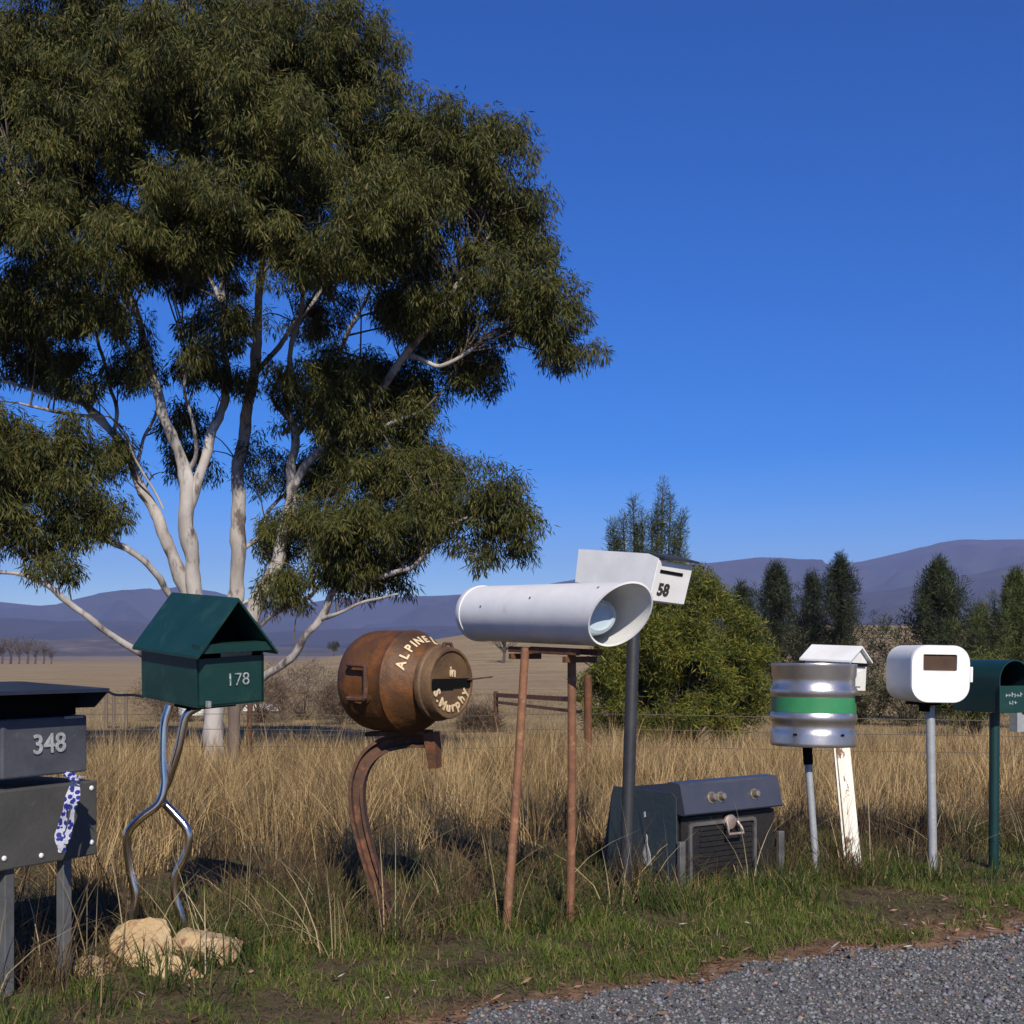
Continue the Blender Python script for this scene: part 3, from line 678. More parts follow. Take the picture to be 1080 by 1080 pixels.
for A_, C_ in legs:
    b = bmesh.new(); P = smoothpath([tuple(W(*A_)), tuple((W(*A_)+W(*C_))/2+Vector((.004,0,0))), tuple(W(*C_))], 4); tube(b, P, .0165, 12); emit('leg', b, M_['rust_leg'], t, world=t, smooth=True)
b = bmesh.new(); zc = 1.012
for off in (-.05, .05):
    p_a = B_+ax*.33+xv*off; p_b = B_+ax*.80+xv*off; p_a.z = zc+.008; p_b.z = zc-.006
    beam(b, p_a, p_b, .022, .022, xv, .002)
for tt in (.36, .74):
    p_a = B_+ax*tt-xv*.07; p_b = B_+ax*tt+xv*.07; p_a.z = p_b.z = zc-.020-(tt-.36)*.03; beam(b, p_a, p_b, .022, .022, ax, .002)
emit('cradle_frame', b, M_['rust'], t, world=t)
# clear tub inside
tm = bpy.data.materials.new('cloudy_blue_plastic'); tm.use_nodes = True; p = tm.node_tree.nodes['Principled BSDF']
p.inputs['Base Color'].default_value = (.55,.66,.74,1); p.inputs['Roughness'].default_value = .25; p.inputs['Transmission Weight'].default_value = .25
b = bmesh.new(); Mt = T(*(B_+ax*(Lp-.325)-xv*.020-zv*.026)) @ Matrix((xv, zv, ax)).transposed().to_4x4()
lathe(b, [(-.10,.03),(-.06,.062),(.0,.068),(.10,.066),(.112,.069),(.118,.069),(.215,.069),(.232,.064),(.238,.052),(.228,.044),(.228,.001)], Mt @ RY(-3) @ RX(-4) @ RZ(20) @ Matrix.Diagonal((1.12,.92,1,1)), 32, cap=False)
tag(emit('plastic_container', b, tm, smooth=True), 'cloudy pale blue plastic container lying inside the open white pipe', 'container')

# ------------------------------------------------------------------ MAILBOX: white 58 on dark post
a = 40; c0 = Vector((.577, 5.0, 1.215))
t = thing('mailbox', 'white box mailbox numbered 58 on a tall charcoal post behind the white pipe', cat, ((660-540)/F*5.1, 5.1, 0), R(a), MB)
Hm = MATS_INV[t.name] @ T(*c0) @ RZ(a) @ RY(3.5) @ RX(5.2)
w, L, h = .20, .47, .18
b = bmesh.new(); prism(b, [(.03, 0), (L, 0), (L, h+.006), (.10, h-.002), (-.0, h-.012)], .004, w, 'x', Hm); emit('body', b, M_['white'], t)
b = bmesh.new(); prism(b, [(.028, -.002), (-.002, h-.006), (.06, h+.012), (L+.01, h+.020), (L+.01, .055), (.09, .04), (.05,-.002)], -.004, .0005, 'x', Hm); emit('side_panel', b, M_['white'], t)
b = bmesh.new(); prism(b, [(.06, h+.004), (L+.015, h+.011), (L+.015, h+.017), (.06, h+.010)], .003, w+.008, 'x', Hm); emit('top', b, M_['white'], t)
b = bmesh.new(); prism(b, [(-.03, h-.006), (.085, h+.012), (.085, h+.022), (-.03, h+.004)], .002, w+.014, 'x', Hm); emit('hood', b, M_['darkpost'], t)
Hf = Hm @ T(0, .03, 0) @ RX(9.6)                                      # the slanting front face
b = bmesh.new(); box(b, (w/2+.001, -.003, h*.5-.005), (w+.004, .005, h-.02), Hf); fpn = emit('front_panel', b, M_['white'], t)
b = bmesh.new(); box(b, (w*.42, -.0065, h-.052), (.135, .004, .013), Hf @ RY(1)); emit('slot', b, M_['black'], fpn)
b = bmesh.new(); text_bm(b, '58', .068, Hf @ T(w*.30, -.008, .052) @ RX(90), bold=.002); emit('house_number', b, M_['ink'], fpn)
b = bmesh.new(); tube(b, [W(659,955,5.1), W(669,640,5.16)], .0265, 16); emit('post', b, M_['darkpost'], t, world=t, smooth=True)

# ------------------------------------------------------------------ old stove
a = 33; c0 = Vector((.70, 5.14, -.02))
t = thing('old_stove', 'rusty dark blue oven with three knobs and latched black door sitting in the grass', 'stove', (c0.x, c0.y, 0), R(a))
w, L, h = .565, .50, .44
Q = RY(-.5)
b = bmesh.new()
prism(b, [(.02, 0), (L+.03, 0), (L-.06, .375), (L-.07, .405), (.10, .41), (.02, .33)], 0, w-.02, 'x', Q); emit('body', b, M_['stoveblack'], t)
b = bmesh.new(); prism(b, [(.012, 0), (L+.04, 0), (L-.05, .38), (L-.065, .412), (.04, .418), (.012, .40)], -.008, -.001, 'x', Q); sp = emit('side_panel', b, M_['stoveblue'], t)
b = bmesh.new()
prism(b, [(.175,.10),(.20,.085),(.225,.10),(.232,.14),(.215,.18),(.205,.225),(.20,.215),(.198,.18),(.18,.14)], -.0105, -.0078, 'x', Q)
prism(b, [(.21,.30),(.22,.295),(.222,.318),(.214,.322)], -.0105, -.0078, 'x', Q); emit('bleached_mark', b, M_['whitemark'], sp)
for yy, zz in ((.34,.14),(.36,.10),(.35,.2),(.13,.25),(.38,.07)):
    b = bmesh.new(); lathe(b, [(0,.005),(.002,.004),(.002,.001)], T(-.008,yy,zz) @ RY(-90), 8); emit('rivet', b, M_['alu'], sp)
# slanted control panel hood
b = bmesh.new(); prism(b, [(-.040, .335), (-.034, .328), (.02, .332), (.07, .44), (.065, .462), (-.002, .460), (-.010, .452)], -.004, w-.006, 'x', Q); cp = emit('control_panel', b, M_['stovepanel'], t)
nrm = Vector((0, -.117, .030)).normalized()
for xx, sz in ((.155, .019), (.205, .017), (.40, .018)):
    bc = Vector((xx, -.026, .395)); Mk = T(*bc) @ nrm.to_track_quat('Z', 'Y').to_matrix().to_4x4()
    b = bmesh.new(); lathe(b, [(-.002, sz*1.35), (.002, sz*1.35), (.003, sz*1.0), (.018, sz*.85), (.024, sz*.7), (.024, .001)], Mk, 18, cap=False); box(b, (0, 0, .024), (.006, sz*1.5, .008), Mk); emit('knob', b, M_['brass'], cp, smooth=True)
b = bmesh.new(); box(b, (w/2, .012, .165), (w-.03, .012, .30), Q); dr = emit('front_frame', b, M_['stoveblack'], t)
b = bmesh.new(); ringwall(b, rrect(.385, .30, .02, 4, .245, .14), rrect(.355, .27, .014, 4, .245, .14), -.004, .006, Q); emit('door_trim', b, M_['alu'], dr)
b = bmesh.new()
for k in range(11): box(b, (.265, .003, .025+k*.023), (.30, .006, .006), Q @ T(0,0,0))
emit('door_grille', b, M_['stoveblack'], dr)
b = bmesh.new(); lathe(b, [(0,.034),(.008,.032),(.014,.02),(.014,.001)], T(.275,-.004,.282) @ RX(90), 18, cap=False)
hp = [(.245,-.02,.285),(.240,-.035,.255),(.238,-.04,.235),(.322,-.04,.235),(.318,-.035,.255),(.305,-.02,.285)]
tube(b, hp, .006, 8); emit('latch', b, M_['handle'], dr, smooth=True)
for xx in (-.012, w-.005):
    b = bmesh.new(); box(b, (xx+.01, -.012, .10), (.032, .02, .24), None, .003); emit('corner_bracket', b, M_['alu'], t)

# ------------------------------------------------------------------ MAILBOX: steel keg on galvanised pole
kc = Vector(((856-540)/F*5.53, 5.53, 0))
t = thing('mailbox', 'steel beer keg mailbox with a green band on a thin galvanised pole', cat, (kc.x, kc.y, 0), 0, MB)
z0, z1 = .590, .958; H_ = z1-z0
pf = [(0,.165),(0,.186),(.008,.190),(.016,.190),(.05,.187),(.062,.186),(.072,.181),(.10,.181),(.112,.189),(.128,.193),(.142,.189),(.150,.185),(.218,.185),(.226,.189),(.242,.193),(.256,.189),(.268,.181),(.300,.181),(.312,.186),(.352,.187),(.360,.190),(.366,.188),(.366,.178),(.340,.176)]
b = bmesh.new(); lathe(b, [(z0+q*(H_/.366), r) for q, r in pf], T(0,0,0) @ RY(0.8) @ RX(-.8), 72); kb = emit('barrel', b, M_['steel'], t, smooth=True, sharp=40)
b = bmesh.new(); lathe(b, [(z0+.151, .1853), (z0+.151, .1868), (z0+.217, .1868), (z0+.217, .1853)], RY(.8) @ RX(-.8), 72, cap=False); emit('green_band', b, M_['kgreen'], t, smooth=True)
for an in (-128, -62):
    b = bmesh.new(); box(b, (.1865*math.cos(R(an)), .1865*math.sin(R(an)), z0+.055), (.014, .014, .010), RY(.8) @ RX(-.8)); emit('rim_hole', b, M_['black'], kb)
b = bmesh.new(); box(b, (.184*math.cos(R(-22)), .184*math.sin(R(-22)), z0+.215), (.03, .03, .028), RY(.8)); emit('latch', b, M_['black'], kb)
b = bmesh.new(); tube(b, [W(862,935,5.53), W(852,800,5.53)], .0165, 14); emit('pole', b, M_['galv'], t, world=t, smooth=True)
b = bmesh.new(); tube(b, [W(852.5,806,5.53), W(851,780,5.53)], .0215, 14); emit('pole_sleeve', b, M_['black'], t, world=t, smooth=True)

# ------------------------------------------------------------------ MAILBOX: small white house behind the keg
a = 45
t = thing('mailbox', 'small white gabled mailbox on a leaning peeling white post, half hidden behind the keg', cat, ((905-540)/F*5.6, 5.6, 0), R(a), MB)
fl = W(894, 728, 5.80)
Hm = MATS_INV[t.name] @ T(*fl) @ RZ(a) @ RY(2) @ RX(2)
w, L, h, apex = .165, .235, .145, .20
b = bmesh.new(); prism(b, [(0,0),(w,0),(w,h),(w/2,apex),(0,h)], 0, L, 'y', Hm); wb = emit('body', b, M_['white'], t)
e = .022; sl_ = (apex-h)/(w/2)
b = bmesh.new(); prism(b, [(-e,h-e*sl_+.010),(w/2,apex+.012),(w+e,h-e*sl_+.010),(w+e,h-e*sl_+.001),(w/2,apex+.002),(-e,h-e*sl_+.001)], -.02, L+.02, 'y', Hm); emit('roof', b, M_['white'], t)
b = bmesh.new(); box(b, (w/2, -.006, h-.022), (w*.8, .010, .016), Hm); emit('slot', b, M_['black'], wb)
b = bmesh.new(); box(b, (w*.4, -.004, .055), (.09, .006, .07), Hm); emit('door', b, M_['white'], wb)
b = bmesh.new(); beam(b, W(904,940,5.60), W(884,735,5.93), .062, .02, (1,-.2,0), .002); beam(b, W(895.5,938,5.61)+Vector((0,.03,0)), W(876.5,735,5.93)+Vector((0,.03,0)), .008, .05, (1,-.2,0))
emit('post', b, M_['whitepeel'], t, world=t)

# ------------------------------------------------------------------ MAILBOX: rounded white box
a = 5; pc = W(983, 918, 5.70)
t = thing('mailbox', 'white rounded box mailbox with a brown rectangular slot on a pale galvanised post', cat, (pc.x, pc.y, 0), R(a), MB)
fc = W(992, 711, 5.58); Hm = MATS_INV[t.name] @ T(*fc) @ RZ(a) @ RY(1)
b = bmesh.new()
outl = rrect(.278, .262, .078, 8); inner = rrect(.262, .246, .07, 8)
n_o = len(outl)
prism(b, outl, .012, .285, 'y', Hm); emit('body', b, M_['white'], t, smooth=True, sharp=30)
b = bmesh.new()
hole = rrect(.158, .074, .006, 8, -.004, .052)
o0 = [b.verts.new(Hm @ Vector((x_, .011, z_))) for x_, z_ in outl]; o1 = [b.verts.new(Hm @ Vector((x_, .004, z_))) for x_, z_ in outl]
o2 = [b.verts.new(Hm @ Vector((x_*.975, -.004, z_*.975))) for x_, z_ in outl]
i0 = [b.verts.new(Hm @ Vector((x_, -.004, z_))) for x_, z_ in hole]; i1 = [b.verts.new(Hm @ Vector((x_, .009, z_))) for x_, z_ in hole]
for k in range(n_o):
    j = (k+1) % n_o
    for A_, C_ in ((o0, o1), (o1, o2), (o2, i0), (i0, i1)): b.faces.new((A_[k], A_[j], C_[j], C_[k]))
fd = emit('front_door', b, M_['white'], t, smooth=True, sharp=30)
b = bmesh.new(); box(b, (-.004, .0085, .052), (.156, .005, .072), Hm); emit('slot', b, M_['brown'], fd)
b = bmesh.new(); box(b, (.142, -.0, 0), (.014, .018, .07), Hm, .003); emit('catch', b, M_['white'], fd)
pp = W(983, 741, 5.68)
b = bmesh.new(); tube(b, [W(984,928,5.7), W(981,746,5.7)], .0205, 16); emit('post', b, M_['galv'], t, world=t, smooth=True)
b = bmesh.new(); box(b, (-.02, .14, -.138), (.10, .16, .012), Hm); tube(b, [Hm @ Vector((-.02,.12,-.135)), Hm @ Vector((-.02,.12,-.175))], .026, 14); emit('post_bracket', b, M_['black'], t)

# ------------------------------------------------------------------ MAILBOX: green domed at right edge
a = 22; pc = W(1048, 915, 5.78)
t = thing('mailbox', 'dark green arched mailbox with open front flap on a green post at the right edge', cat, (pc.x, pc.y, 0), R(a), MB)
fl = W(1054, 752, 5.66); Hm = MATS_INV[t.name] @ T(*fl) @ RZ(a)
w, h, r = .19, .245, .095
outl = [(0,0),(w,0)]+[(w/2+r*math.cos(R(q)), h-r+r*math.sin(R(q))) for q in range(0, 181, 15)]
inn = [(.006,.006),(w-.006,.006)]+[(w/2+(r-.006)*math.cos(R(q)), h-r+(r-.006)*math.sin(R(q))) for q in range(0, 181, 15)]
b = bmesh.new(); ringwall(b, outl, inn, 0, .30, Hm); prism(b, inn, .295, .30, 'y', Hm); emit('body', b, M_['green2'], t, smooth=True)
b = bmesh.new(); prism(b, [(q[0], q[1]) for q in inn], .05, .053, 'y', Hm @ T(0,.10,0)); emit('arch_shade_sheet', b, M_['black'], t)  # black sheet across the arch, painting its unlit inside
b = bmesh.new(); box(b, (w/2, -.006, .062), (w+.012, .008, .125), Hm, .002); fl_ = emit('front_flap', b, M_['green'], t)
b = bmesh.new(); rr = random.Random(4)
for row, (x0, x1_) in ((.082, (.03, .12)), (.045, (.05, .10))):
    xx = x0
    while xx < x1_:
        box(b, (xx, -.0115, row+rr.uniform(-.003,.003)), (.004, .002, rr.uniform(.012,.022)), Hm @ T(0,0,0)); box(b, (xx+.006, -.0118, row+rr.uniform(-.006,.006)), (.009, .002, .004), Hm); xx += .017
emit('faded_lettering', b, M_['number_g'], fl_)
b = bmesh.new(); tube(b, [W(1048,925,5.78), W(1049,752,5.78)], .0235, 16); emit('post', b, M_['green2'], t, world=t, smooth=True)
# pale box beyond
pc = W(1092, 912, 5.9)
t = thing('mailbox', 'pale grey mailbox mostly hidden behind the green arched one at the right edge', cat, (pc.x, pc.y, 0), R(25), MB)
Hm = MATS_INV[t.name] @ T(*W(1073, 772, 5.95)) @ RZ(25)
b = bmesh.new(); prism(b, [(0,0),(.2,0),(.2,.12),(.1,.16),(0,.12)], 0, .05, 'y', Hm); emit('body', b, M_['galv'], t)
b = bmesh.new(); box(b, (.1, -.006, .10), (.14, .008, .02), Hm); emit('slot', b, M_['black'], t)
b = bmesh.new(); tube(b, [W(1092,925,5.98), W(1092,770,5.98)], .02, 12); emit('post', b, M_['galv'], t, world=t, smooth=True)

# ------------------------------------------------------------------ foliage engine
def leafcloud(centers, npc, spread, ln, wd, droop, c_lo, c_hi, cvar=.25, outward=None, up=False, tips=None, tfrac=.0):
    """centers (m,3): narrow diamond leaves scattered about each; returns verts, cols"""
    m = len(centers); idx = np.repeat(np.arange(m), npc); n = len(idx)
    off = rng.normal(0, 1, (n, 3)); off /= np.linalg.norm(off, axis=1)[:, None]; off *= (rng.random(n)**.45)[:, None]*np.asarray(spread)
    P = centers[idx]+off
    D = rng.normal(0, 1, (n, 3)); D /= np.linalg.norm(D, axis=1)[:, None]
    D = D*(1-abs(droop))+np.array([0, 0, -1 if not up else 1])*abs(droop)*1.2+off/np.max(spread)*.5
    D /= np.linalg.norm(D, axis=1)[:, None]
    S = np.cross(D, rng.normal(0, 1, (n, 3))); S /= np.linalg.norm(S, axis=1)[:, None]
    l = ln*rng.uniform(.6, 1.3, n)[:, None]; w_ = wd*rng.uniform(.7, 1.3, n)[:, None]
    V = np.stack([P, P+D*l*.45+S*w_*.5, P+D*l, P+D*l*.45-S*w_*.5], 1)
    tb = rng.random(m)[idx]; t = np.clip(.65*tb+rng.normal(.18, cvar, n), 0, 1)
    c = mixcol(c_lo, c_hi, t)
    if tips is not None: k = rng.random(n) < tfrac; c[k] = tips
    return V.reshape(-1, 3), np.repeat(c, 4, 0)
def quads(name, V, cols, mt, parent=None):
    return rawmesh(name, V, np.arange(len(V)).reshape(-1, 4), mt, parent=parent, col=cols)

# ------------------------------------------------------------------ the big gum tree
TY = 14.0
tb = W(228, 812, TY); tb.z = gz(tb.x, tb.y)
gum = thing('gum_tree', 'large spreading eucalyptus with several pale trunks rising behind the green house mailbox', 'tree', tuple(tb), 0)
def TP(px, py, dy=0): return W(px, py, TY)+Vector((0, dy, 0))
limbs = [
 [(228,825,0,21),(226,780,0,18),(224,735,0,17),(228,700,0,17)],
 [(224,740,0,15),(214,690,-.1,15),(204,640,-.2,13),(192,600,-.3,11),(178,558,-.3,9.5),(152,508,-.2,8),(126,462,-.2,7),(92,428,-.2,5.5),(68,402,-.3,4),(48,360,-.3,3)],
 [(226,735,0,15),(216,680,-.2,14),(211,620,-.3,13),(208,560,-.4,12.5),(205,505,-.4,11),(190,450,-.5,8),(176,405,-.5,6.5),(160,350,-.6,5),(140,280,-.8,3.5)],
 [(208,545,-.4,9),(222,480,-.3,8),(236,430,-.1,7.5),(238,380,0,6.5),(232,310,.2,5),(240,240,.2,4)],
 [(228,730,0,15),(238,670,.2,13.5),(243,620,.3,13),(245,560,.3,12.5),(243,500,.4,11.5),(250,440,.4,10.5),(262,385,.3,9),(268,330,.2,7.5),(275,250,0,5.5),(285,160,-.2,4)],
 [(230,735,0,14),(252,680,.1,13),(268,635,.2,12),(286,592,.2,11),(299,545,.2,9.5),(304,500,.2,8.5),(306,455,.1,6.5),(302,405,0,5),(312,355,-.1,4),(330,290,-.3,3)],
 [(301,520,.2,7.5),(322,488,.1,7.5),(362,455,0,7),(400,420,-.2,6.5),(436,375,-.4,5.5),(478,330,-.6,4.5),(520,270,-.7,3)],
 [(305,462,.1,5.5),(322,430,.2,5),(340,395,.3,4.5),(362,345,.4,3.5),(400,260,.5,3)],
 [(290,455,.2,3.5),(322,428,.1,4),(355,408,-.1,3.5),(385,385,-.3,3)],
 [(214,665,-.2,8),(192,628,-.5,6),(168,595,-.7,5),(130,575,-.9,4),(90,560,-1,3)],
 [(222,722,-.2,6.5),(180,695,-.8,6),(146,668,-1.2,5.5),(116,640,-1.4,5),(100,624,-1.5,4),(70,614,-1.6,3),(40,618,-1.7,2.6),(18,640,-1.7,2),(10,664,-1.7,1.4)],
 [(104,630,-1.4,3),(92,606,-1.5,2.6),(70,570,-1.6,2.4),(45,540,-1.6,2.2)],
 [(232,735,.1,9),(262,725,-.3,8),(298,708,-.5,7),(326,684,-.7,6),(346,655,-.8,5.5),(366,628,-.9,4.5),(400,616,-1,4),(440,606,-1.1,3.5),(462,584,-1.2,3),(495,560,-1.3,2.4),(525,560,-1.3,2)],
 [(240,700,.1,4.5),(272,665,-.2,4),(306,642,-.4,4),(340,628,-.5,3.5),(366,600,-.6,3)],
 [(126,464,-.2,3.6),(128,432,-.1,3.2),(112,395,0,3),(100,350,.1,2.5)],
 [(182,540,-.3,2.2),(165,500,-.5,1.8),(147,458,-.7,1.2)],
 [(245,580,.3,4),(262,560,.5,3.5),(270,530,.6,3),(290,505,.9,2.5)],
 [(430,380,-.3,4),(470,395,-.4,3.5),(500,380,-.5,3)],
 [(320,492,.1,4),(355,500,.4,3.5),(390,490,.6,3),(430,500,.6,2.5)],
 [(92,430,-.2,3),(50,420,-.5,2.6),(0,410,-.8,2)],
 [(178,408,-.5,4),(150,370,-.9,3),(100,300,-1.2,2.5),(60,220,-1.3,2)],
 [(262,390,.3,5),(300,320,.8,4),(350,230,1,3),(380,140,1,2)],
 [(330,480,.1,5),(372,470,0,4.4),(410,450,-.1,3.6),(445,440,-.3,2.6)],
 [(150,505,-.2,3.4),(150,470,-.1,3),(165,440,0,2.6),(160,405,.1,2)],
 [(105,445,-.3,3),(80,445,-.6,2.6),(50,440,-.8,2)],
 [(205,505,-.3,4),(222,470,-.6,3.2),(215,430,-.8,2.6),(225,395,-1,2)],
 [(300,440,.1,3.6),(285,410,.3,3),(290,375,.5,2.4)],
 [(306,520,.2,3.5),(330,540,.4,3),(352,555,.4,2.4),(370,580,.3,2)],
 [(345,655,-.8,3.4),(372,650,-1,3),(395,640,-1.1,2.4),(430,632,-1.2,1.8)],
 [(243,640,.2,3.6),(262,625,.5,3),(280,600,.7,2.4)],
 [(60,612,-1.6,2),(40,600,-1.6,1.8),(28,585,-1.6,1.5)],
 [(238,330,.1,4),(200,240,.6,3),(180,140,.9,2.5),(170,70,1,2)],
]
b = bmesh.new(); skel = []
for Lm in limbs:
    P = smoothpath([(*TP(q[0], q[1], q[2]), q[3]/F*TY*.60) for q in Lm], 7)
    rr = [float(q[3])*1.05 for q in P]; pts = [Vector(q[:3])+Vector((mn.noise(Vector(q[:3])*2.2)*.07, mn.noise(Vector(q[:3])*2+Vector((9,0,0)))*.05, 0)) for q in P]; rr = [q*(1+.16*mn.noise(p_*4)) for q, p_ in zip(rr, pts)]
    n_v0 = len(b.verts); tube(b, pts, rr, 18 if rr[0] > .05 else 8)
    b.verts.ensure_lookup_table()
    for v in b.verts[n_v0:]: v.co += Vector((mn.noise(v.co*7), mn.noise(v.co*7+Vector((5,1,0))), mn.noise(v.co*6)))*(.022 if rr[0] > .05 else .008)
    for i in range(3, len(pts)): skel.append(tuple(pts[i]))
skel = np.array(skel)
# crown masses: cx, cy, rx, ry in picture px, depth offset m, depth radius m, density
cr = [
 (150,70,110,80,-.6,1.3,1.0),(250,45,100,75,.2,1.4,1.0),(330,70,80,75,-.4,1.2,1.0),(395,115,60,65,-.3,1.0,1.0),(430,165,50,55,0,1,.8),
 (70,110,90,80,0,1.4,1.0),(10,170,80,100,.2,1.4,.9),(-70,240,80,110,.2,1.3,.8),(150,190,80,70,-1.4,1.1,1.0),(245,150,100,75,-1.5,1.2,1.0),
 (340,200,90,75,-1.5,1.1,1.1),(70,270,80,60,-1.4,1.1,1.0),(180,290,85,55,-1.6,1.1,1.1),(280,280,80,60,-1.7,1.0,1.1),(370,300,75,60,-1.5,1.0,1.1),
 (440,250,70,70,-1.0,1.0,1.1),(510,190,62,55,-.5,.9,1.1),(550,245,45,60,-.3,.8,1.1),(530,310,60,45,-.6,.9,1.1),(582,340,44,45,-.3,.7,1.1),
 (455,340,55,45,-.3,.8,1.0),(495,375,40,42,.1,.7,.9),(590,370,32,28,-.2,.5,.9),(400,380,60,40,.6,.8,.9),(330,370,60,30,.9,.8,.5),
 (60,345,80,45,-.8,1.0,1.0),(-20,330,60,55,-.3,1.0,.9),(150,355,60,32,-1.0,.8,.7),(245,365,60,28,-1.0,.7,.5),
 (190,470,14,30,.5,.5,.3),(262,470,14,40,.8,.5,.4),(275,540,16,40,.9,.5,.4),(325,545,22,40,.5,.6,.8),(222,400,40,26,-.6,.6,.5),(120,410,50,22,-.6,.7,.5),(340,440,30,24,.5,.6,.7),(20,390,60,24,-.4,.8,.8),(385,440,44,30,.1,.7,.9),(430,430,40,24,0,.6,.6),(330,470,30,30,.7,.6,.6),(60,385,60,26,-.4,.8,.7),(165,395,50,24,-.5,.8,.55),(235,400,44,26,-.3,.8,.45),(320,410,44,34,-.2,.8,.6),(370,420,40,34,-.1,.7,.8),(130,480,26,20,-.4,.5,.2),(180,440,30,22,.2,.6,.25),(350,590,44,36,-.6,.6,.8),(300,560,24,40,.2,.5,.4),(400,610,50,22,-.9,.5,.8),(45,585,50,24,-1.5,.6,.6),(140,545,22,30,-1.2,.5,.7),(110,480,36,22,-1.2,.6,.9),(40,470,50,22,-1.3,.7,.9),
 (60,60,70,50,.3,1.2,.9),(20,110,70,60,-.6,1.0,.9),(60,30,60,30,.2,.9,.5),(115,520,34,34,-1.2,.6,.9),(128,560,26,26,-1.2,.5,.6),(370,395,50,40,.2,.8,.9),(420,410,50,26,.3,.6,.8),(330,400,34,30,.8,.6,.5),(300,60,80,50,.8,1.0,.8),(470,200,50,50,-.9,.8,.9),
 (200,130,120,90,1.6,1.2,.5),(340,160,110,90,1.5,1.2,.5),(90,210,110,90,1.5,1.2,.5),(260,260,120,70,1.5,1.2,.5),(420,280,80,60,1.2,1.0,.5),
 (30,505,62,42,-1.6,.9,1.0),(90,515,48,42,-1.4,.7,1.0),(-40,530,50,45,-1.6,.8,.9),(55,560,58,28,-1.5,.7,.6),(115,560,30,32,-1.3,.5,.4),(15,600,26,16,-1.5,.4,.25),(95,595,30,18,-1.5,.4,.3),
 (390,510,60,50,.1,.8,1.0),(440,500,48,42,-.4,.7,1.1),(455,560,40,36,-.9,.6,1.0),(400,570,60,45,-.9,.7,1.1),(345,560,40,45,.0,.7,.6),(370,610,42,26,-1.0,.5,.7),
 (425,465,38,24,.3,.5,.9),(530,540,32,32,-1.3,.5,1.1),(548,575,24,30,-1.3,.4,1.1),(518,590,24,20,-1.3,.4,.9),(490,540,20,22,-1.2,.4,.5),
 (310,500,26,26,1.0,.5,.5),(290,600,24,40,.9,.5,.4),(315,610,26,26,-.5,.4,.45),(355,475,30,24,.6,.5,.5),
]
cents = []; 
gaps = [(150,175,22,18),(120,210,12,14),(10,290,16,14),(205,150,9,8),(330,190,8,10)]
for cx, cy, rx, ry, dy, rd, dens in cr:
    rx = max(rx-12, 8); ry = max(ry-10, 8)
    nclump = max(3, int(dens*((rx*ry)**.5)*.315*(rd+.5)))
    for _ in range(nclump):
        d = rng.normal(0, 1, 3); d /= np.linalg.norm(d); r = rng.random()**.4
        px = cx+d[0]*rx*r; py = cy+d[2]*ry*r; dd = dy+d[1]*rd*r; cs_ = rng.uniform(.7, 1.3)
        if any(((px-g0)/g2)**2+((py-g1)/g3)**2 < 1 for g0, g1, g2, g3 in gaps) and rng.random() < .95: continue
        for _ in range(int(9*cs_**2)):
            e_ = rng.normal(0, 1, 3); e_ /= np.linalg.norm(e_); e_ *= rng.random()**.4*.27*cs_; e_[2] = e_[2]*.75-.9*(e_[0]**2+e_[1]**2)
            cents.append(tuple(TP(px, py, dd)+Vector(e_)))
cents = np.array(cents)
print('gum clusters', len(cents))
n_bark = len(b.faces)
# twigs: from the nearest limb to each spray
for i in range(0, len(cents), 11):
    c = cents[i]; d = np.linalg.norm(skel-c+np.array([0, 0, .35]), axis=1); j = int(rng.choice(np.argsort(d)[:6]))
    s = Vector(skel[j]); e_ = Vector(c)
    if (e_-s).length > 1.4: continue
    mid = s.lerp(e_, .5)+Vector((rng.normal(0,.06), rng.normal(0,.06), .10*(e_-s).length))
    P = smoothpath([tuple(s), tuple(mid), tuple(e_)], 3); rr = np.linspace(.008+.005*(e_-s).length, .003, len(P))
    tube(b, P, list(rr), 4, cap=False)
b.faces.ensure_lookup_table()
for f_ in b.faces[n_bark:]: f_.material_index = 1
emit('trunk', b, [M_['bark'], M_['darkbark']], gum, world=gum, smooth=True, sharp=80)
loc = np.array(tuple(tb))
V1, C1 = leafcloud(cents, 78, (.115, .115, .125), .088, .0125, .55, (.020,.028,.008), (.110,.112,.026), .26, tips=(.16,.11,.035), tfrac=.05)
quads('crown', V1-loc, C1, M_['leaf'], gum)

